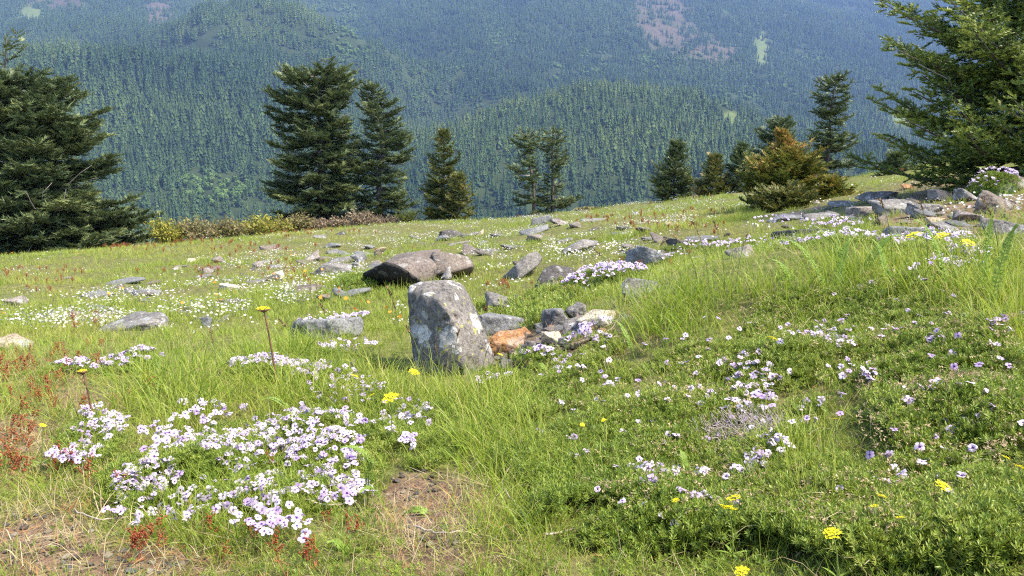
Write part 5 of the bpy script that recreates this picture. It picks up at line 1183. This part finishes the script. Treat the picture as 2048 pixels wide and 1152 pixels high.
# ================================================================== single plants
def bez(a, b, c, n=9):
    t = np.linspace(0, 1, n)[:, None]; return (1 - t) ** 2 * a + 2 * t * (1 - t) * b + t ** 2 * c
def head_mesh(seed, n=26):
    r = np.random.default_rng(seed); G = Geo()
    for k in range(n):
        a = k * 2.4; rr = math.sqrt(k / n) * 0.5; c = np.array([rr * math.cos(a), rr * math.sin(a), 0.22 * (1 - 3.2 * rr * rr) + 0.05 * r.normal()]); s = 0.085 * r.uniform(0.8, 1.2)
        for q in range(5):
            th = q * 1.257 + r.random(); e = np.array([math.cos(th), math.sin(th), 0.35]); sd_ = np.array([-e[1], e[0], 0]) * s * 0.6
            G.add([c - (0, 0, s * 0.3), c + e * s * 0.8 - sd_, c + e * s * 1.3, c + e * s * 0.8 + sd_], [(0, 1, 2), (0, 2, 3)], r.random())
    return G.mesh('flower_head', M['yellow_fl'])
HD = [head_mesh(i) for i in range(3)]
YEL = [(783,797,26,'bright yellow flower head left of the standing stone foot'),(828,745,18,'small yellow flower head nearest the standing stone'),(708,753,16,'small yellow flower head among pale phlox'),(1456,1019,30,'larger lower yellow head of the touching pair'),(1468,998,26,'upper yellow head of the touching pair'),(1665,1068,28,'yellow flower head low on the right of the grass tuft'),(1485,1144,24,'yellow flower head at the very bottom edge'),(1885,973,26,'yellow flower head right of the small yellow group'),
    (1545,678,18,'lone yellow flower head above the violet phlox'),(1763,994,18,'upper yellow head of a small right-hand group'),(1748,1013,14,'lower left yellow head of a small right-hand group'),(1352,1001,12,'tiny yellow head below the violet phlox'),(1208,841,9,'tiny yellow head in green mat, right of two'),(1165,850,9,'tiny yellow head in green mat, left of two'),(2012,916,14,'yellow head near the right edge, upper'),(2038,935,18,'yellow head at the right edge, lower'),(1800,1036,14,'faded yellow head below the small group'),
    (1828,472,24,'yellow flower head on the crest, left of three'),(1886,474,24,'yellow flower head on the crest, middle of three'),(1936,487,22,'yellow flower head on the crest, right of three'),(85,851,11,'small yellow head on the gravel at the left'),(1000,710,10,'tiny yellow flower by the pink chip'),(1670,838,9,'tiny yellow head beside dry grass on the right'),(745,790,9,'tiny yellow bud left of the bright yellow head')]
for i, (a, b_, s_, lab) in enumerate(YEL):
    crest = 460 < b_ < 490
    base = hit1(a + (8 if i % 2 else -6), b_ + (60 if crest else 88 + s_)); tip = at(a, b_, base[1] + 0.02); root = empty('yellow_flower', base, lab, 'flower', 'yellow flower heads on the bank')
    d = tip - base; cv = bez(np.zeros(3), d * 0.5 + np.array([0.008, 0, 0.012]), d, 6)
    stem_o = obj('stem', mesh_np('stem', *tube(cv, np.linspace(0.0016, 0.0011, 6), 5), M['stem_green'], np.full(6 * 5 + 2, 0.4), smooth=True), root)
    h = obj('flower_head', HD[i % 3], root, d); w = 1.25 * s_ * tip[1] / F; h.scale = (w, w, w * 0.8); h.rotation_euler = (0.35, 0.15 * ((i % 3) - 1), i)
    G = Geo(); rr_ = np.random.default_rng(900 + i)
    for q in range(4):
        a_ = q * 1.7 + i; e = np.array([math.cos(a_), math.sin(a_), 0.5]) * 0.03; st = np.linspace(0, 1, 4)
        G.add(*strip(cv[1] + st[:, None] * e - np.outer(st ** 2, [0, 0, 0.01]), 0.005 * np.sin(0.4 + 2.6 * st), np.array([-e[1], e[0], 0]) / 0.03), 0.5)
    obj('leaf', G.mesh('leaf', M['yarrow']), stem_o)

def yarrow(a, b_, c_, d_, lab, seed, wd=0.013, out=(0, 0)):
    """feathery leaf from pixel (a, b_) to (c_, d_)"""
    r = np.random.default_rng(seed); base = hit1(a, b_); tip = at(c_, d_, base[1] + 0.05 * r.normal()); v = tip - base; L = np.linalg.norm(v)
    mid = v * 0.5 + np.array([out[0], 0.0, 0.42 * L + out[1]]) * np.array([1, 1, 1]); cv = bez(np.zeros(3), mid, v, 34); tg = norm(np.gradient(cv, axis=0)); G = Geo()
    root = empty('yarrow_leaf', base, lab, 'leaf', 'feathery yarrow leaves')
    obj('midrib', mesh_np('midrib', *tube(cv, np.linspace(0.0016, 0.0006, 34), 4), M['yarrow'], np.full(34 * 4 + 2, 0.7), smooth=True), root)
    sd0 = norm(np.cross(tg, np.array([0.15, -0.5, 0.85])))
    for k in range(4, 34):
        t = k / 33; w = wd * (0.25 + 0.75 * math.sin(min(1, 0.25 + t * 0.95) * math.pi) ** 0.7)
        for sg in (-1, 1):
            d = norm(sd0[k] * sg + tg[k] * 0.55 + r.normal(size=3) * 0.12); up_ = norm(np.cross(d, tg[k])) 
            for f in (-0.45, 0.0, 0.45):
                e = norm(d + tg[k] * f + up_ * r.normal() * 0.25); p = cv[k] + d * w * (0.25 if f else 0.0); ln = w * (0.6 if f else 1.0); s_ = norm(np.cross(e, up_)) * 0.0016 * (wd / 0.01) ** 0.5
                G.add([p - s_, p + s_, p + e * ln * 0.7 + s_, p + e * ln], [(0, 1, 2), (0, 2, 3)], float(np.clip(0.5 + 0.25 * r.normal(), 0, 1)))
    obj('leaflets', G.mesh('leaflets', M['yarrow']), root)['kind'] = 'stuff'
for i, q in enumerate([(1660,600,1560,480,'feathery yarrow leaf arching left on the crest'),(1668,600,1700,478,'feathery yarrow leaf standing on the crest, arching right'),(1690,590,1655,462,'tall feathery yarrow leaf upright on the crest'),(1590,590,1545,520,'short feathery leaf left of the crest group'),(1720,560,1800,470,'feathery leaf curving right beneath the yellow heads'),(1900,600,1830,440,'long feathery leaf leaning left before the grey rocks'),(1960,620,1985,430,'long feathery leaf upright before the right boulders'),(1975,640,2035,450,'feathery leaf leaning to the right edge'),(1780,600,1745,480,'feathery leaf behind the crest flowers'),
        (760,945,682,895,'feathery leaf arching over the flower mat, right side'),(700,1120,655,1085,'feathery leaf flat at the bottom of the flower mat'),(590,830,520,800,'feathery leaf left above the flower mat'),(770,1010,720,985,'feathery leaf by the bare soil'),(735,1010,745,925,'feathery leaf upright at the soil edge'),(860,1030,800,1035,'feathery leaf lying on the soil patch'),(1960,900,2048,870,'feathery leaf near the right edge yellow heads'),(1920,960,2010,935,'lower feathery leaf near the right edge'),(1375,960,1360,900,'feathery leaf inside the centre phlox mat'),(1270,720,1225,640,'feathery leaf on the slope right of the rust stones'),(1100,760,1070,730,'small feathery leaf at the bank edge')]):
    yarrow(*q, 700 + i, wd=0.020 if i < 9 else 0.012)

def stalk(a, b_, c_, d_, lab, seed, head=0.25, sag=0.0, mat='stem_green', hm='seed', rad=0.0017):
    """grass culm with a seed head from pixel (a, b_) to (c_, d_)"""
    r = np.random.default_rng(seed); base = hit1(a, b_); tip = at(c_, d_, base[1] + 0.04 * r.normal()); v = tip - base; L = np.linalg.norm(v)
    cv = bez(np.zeros(3), v * np.array([0.25, 0.25, 0.6]) + np.array([0, 0, sag * L]), v, 16); root = empty('grass_stalk', base, lab, 'grass stalk', 'grass culms with seed heads')
    obj('culm', mesh_np('culm', *tube(cv, np.linspace(rad, rad * 0.5, 16), 5), M[mat], np.full(82, 0.4), smooth=True), root)
    G = Geo(); n = 26
    for k in range(n):
        t = 1 - head * (k / n); i = t * 15; p = np.array([np.interp(i, np.arange(16), cv[:, c]) for c in range(3)]); dr = norm(cv[-1] - cv[-3]); d = norm(dr + r.normal(size=3) * 0.35); u = norm(np.cross(d, r.normal(size=3))) * 0.0022 * (L / 0.25); ln = 0.012 * (L / 0.25) ** 0.6
        G.add([p, p + d * ln * 0.5 - u, p + d * ln, p + d * ln * 0.5 + u], [(0, 1, 2), (0, 2, 3)], r.random())
    obj('seed_head', G.mesh('seed_head', M[hm]), root)
for i, q in enumerate([(815,790,776,578,'dark thin grass stalk left of the standing stone, tallest'),(850,785,812,652,'dark thin grass stalk crossing the stone\'s left edge'),(905,790,918,660,'thin grass stalk before the standing stone'),(880,790,872,690,'short grass stalk before the standing stone'),(690,760,640,610,'leaning reddish grass stalk above the flat slab'),(610,770,560,640,'thin grass stalk right of the composite bud'),(1420,600,1385,445,'tall grass stalk with drooping head left of crest'),(1450,590,1428,445,'tall grass stalk with hooked brown head'),(1400,590,1345,470,'grass stalk leaning left at the crest'),(1470,590,1495,470,'grass stalk leaning right at the crest'),(1785,560,1760,400,'pinkish grass stalk before the rock garden'),(1855,560,1840,405,'thin grass stalk before the grey rocks'),(2000,580,1965,400,'tall grass stalk near the right edge'),
        (210,900,165,760,'pale grass stalk at the left of the bank'),(160,850,135,790,'purple grass spike over the gravel'),(440,790,420,660,'thin grass stalk in the left meadow edge'),(1240,620,1190,500,'grass stalk leaning over the phlox bush'),(1290,600,1330,480,'grass stalk rising beside the dry tuft'),(735,780,700,680,'grass stalk left of the small upright stone'),(960,780,985,680,'grass stalk on the stone\'s right')]):
    stalk(*q, 800 + i, head=0.2 + 0.15 * (i % 3 == 0), sag=0.15)
# tall composites in bud
for (a, b_, c_, d_, lab, sd_) in [(556,800,527,618,'tall dark-stemmed plant with a flat yellow bud cluster',1),(186,860,165,742,'shorter dark-stemmed plant with a yellow bud at the left',2)]:
    r = np.random.default_rng(sd_); base = hit1(a, b_); tip = at(c_, d_, base[1]); v = tip - base; L = np.linalg.norm(v); root = empty('composite_plant', base, lab, 'plant')
    cv = bez(np.zeros(3), v * 0.5 + np.array([0.012, 0, 0]), v, 14)
    stem_o = obj('stem', mesh_np('stem', *tube(cv, np.linspace(0.0038, 0.0028, 14), 6), M['stem_red'], np.full(86, 0.5), smooth=True), root)
    for k in range(11):
        p = cv[2 + k]; az = k * 2.3; d = np.array([math.cos(az), math.sin(az) * 0.6, 0.45]); st = np.linspace(0, 1, 5); Ll = 0.055 * (1 - 0.04 * k)
        obj('leaf', mesh_np('leaf', *strip(p + st[:, None] * d * Ll - np.outer(st ** 2, [0, 0, 0.012]), 0.006 * np.sin(0.5 + 2.5 * st), np.array([-d[1], d[0], 0.2])), M['stem_green'], np.full(10, r.random())), stem_o)
    h = obj('flower_head', HD[sd_ % 3], root, v); w = 0.055 * L / 0.4; h.scale = (w, w, w * 0.6)
    G = Geo()
    for k in range(12):
        az = k * 0.52; p0 = cv[-1] - np.array([0, 0, 0.012]); p1 = v + np.array([math.cos(az) * w * 0.5, math.sin(az) * w * 0.5, 0.0]); G.add(*tube([p0, p1], [0.0015, 0.002], 4), r.random())
    obj('bud_stalks', G.mesh('bud_stalks', M['stem_red']), root)
# dry twigs on the ground
for i, (pts, lab) in enumerate([([(1090,1092),(1140,1082),(1185,1068),(1215,1040)],'curved pale twig low in the centre mat'),([(1868,1065),(1885,1035),(1905,1010)],'short bent twig right of the yellow heads'),([(1925,1094),(1985,1098),(2046,1104)],'thick bleached twig at the lower right edge'),([(1740,1030),(1775,1048),(1815,1060)],'thin twig under the faded yellow head'),([(1010,1000),(1040,1040),(1060,1075)],'dry stem at the edge of the soil patch'),([(1040,920),(1085,905)],'short straw-coloured twig left in the mat'),([(1385,925),(1430,935),(1480,915)],'grey woody phlox stem under the violet flowers'),([(1400,890),(1450,870),(1500,880)],'second grey woody stem above the first'),([(1470,905),(1520,885),(1570,900)],'third grey woody stem right of the others'),([(1175,700),(1225,668),(1240,640)],'long pale stalk across the bank edge'),([(600,1015),(660,1030),(715,1022)],'dry stalk under the flower mat'),([(150,1040),(200,1060),(260,1052)],'dry stalk on the gravel at lower left'),([(830,1075),(890,1090),(930,1080)],'dry stalk lying on the soil patch')]):
    P = hit([p[0] for p in pts], [p[1] for p in pts]); b0 = P[0].copy(); s = np.linspace(0, 1, len(P)); u = np.linspace(0, 1, 12); cv = np.stack([np.interp(u, s, P[:, c]) for c in range(3)], -1) + np.random.default_rng(i).normal(size=(12, 3)) * 0.002
    cv[:, 2] = np.maximum(cv[:, 2], zg(cv[:, 0], cv[:, 1])) + 0.022; rd = 0.0042 if i == 2 else 0.0022
    tag(obj('twig', mesh_np('twig', *tube(cv - b0, np.linspace(rd, rd * 0.5, 12), 6), M['twig'], smooth=True), None, b0), lab, 'twig', 'dry twigs on the bank')
# grey woody phlox tangle
P = hit(*ell_pts([(1480,880,100,28),(1520,870,60,20)], 70, np.random.default_rng(3)))
WT = []
for q in range(3):
    r = np.random.default_rng(60 + q); G = Geo()
    for k in range(12): d = norm(np.array([r.normal(), r.normal(), 0.5])); G.add(*tube([d * 0.005, d * 0.03 + r.normal(size=3) * 0.004, d * 0.055], [0.0014, 0.0011, 0.0006], 4, False), 0.5)
    WT.append(G.mesh('twigs', M['deadwood']))
scatter('woody_tangle', P + (0, 0, 0.01), lean_rot(70, np.random.default_rng(4), 0.4), np.full(70, 1.0), np.full(70, 0.5), WT, 'grey tangle of bare woody stems among violet phlox', 'dead stems')
# moss and low juniper mats
def mat_plant(label, cx, cy, rx, ry, n, mat_i, seed, h=0.05):
    c = hit1(cx, cy); root = empty('cushion_plant', c, label, 'cushion plant'); r = np.random.default_rng(seed); P = hit(*ell_pts([(cx, cy, rx, ry)], n, r)); P[:, 2] += h * lump(P[:, 0], P[:, 1])
    scatter('foliage', P - c, lean_rot(n, r, 0.3), (1.2 + 0.6 * r.random(n)) * (1 + 0.1 * c[1]), np.clip(mat_i + 0.15 * r.normal(size=n), 0, 1), SH, '', '', root)
mat_plant('bright green moss cushion in the hollow behind the standing stone', 1080, 632, 55, 28, 260, 0.75, 1)
mat_plant('yellow-green cushion on the mossy grey stone', 1000, 622, 45, 12, 120, 1.0, 2)
mat_plant('dark olive cushion left of the broad boulder', 720, 572, 42, 12, 200, 0.5, 3)
mat_plant('orange-green cushion before the dark angular boulder', 1130, 590, 40, 16, 160, 1.0, 4)

# fine gravel and litter on the bare soil
rg = np.random.default_rng(8)
gp = ell_pts([(120,1090,200,75),(60,1000,110,90),(330,1130,200,35),(90,850,110,60),(880,1030,120,80),(830,975,70,45),(1040,725,70,30),(1110,690,90,30),(1950,420,120,40)], 3600, rg)
P = hit(*gp); P = P[clear_of_rocks(P)]
GV = []
for mk in ('rock_slate', 'rock_tan', 'rock_pink', 'rock_brown', 'rock_grey'):
    m_ = PEB[len(GV)].copy(); m_.materials.append(M[mk]); GV.append(m_)
scatter('gravel', P, lean_rot(len(P), rg, 0.4), (0.003 + 0.007 * rg.random(len(P)) ** 2.5) * np.clip(P[:, 1] / 1.9, 0.9, 3), np.full(len(P), 0.5), GV, 'fine gravel strewn over the bare soil of the bank', 'gravel')
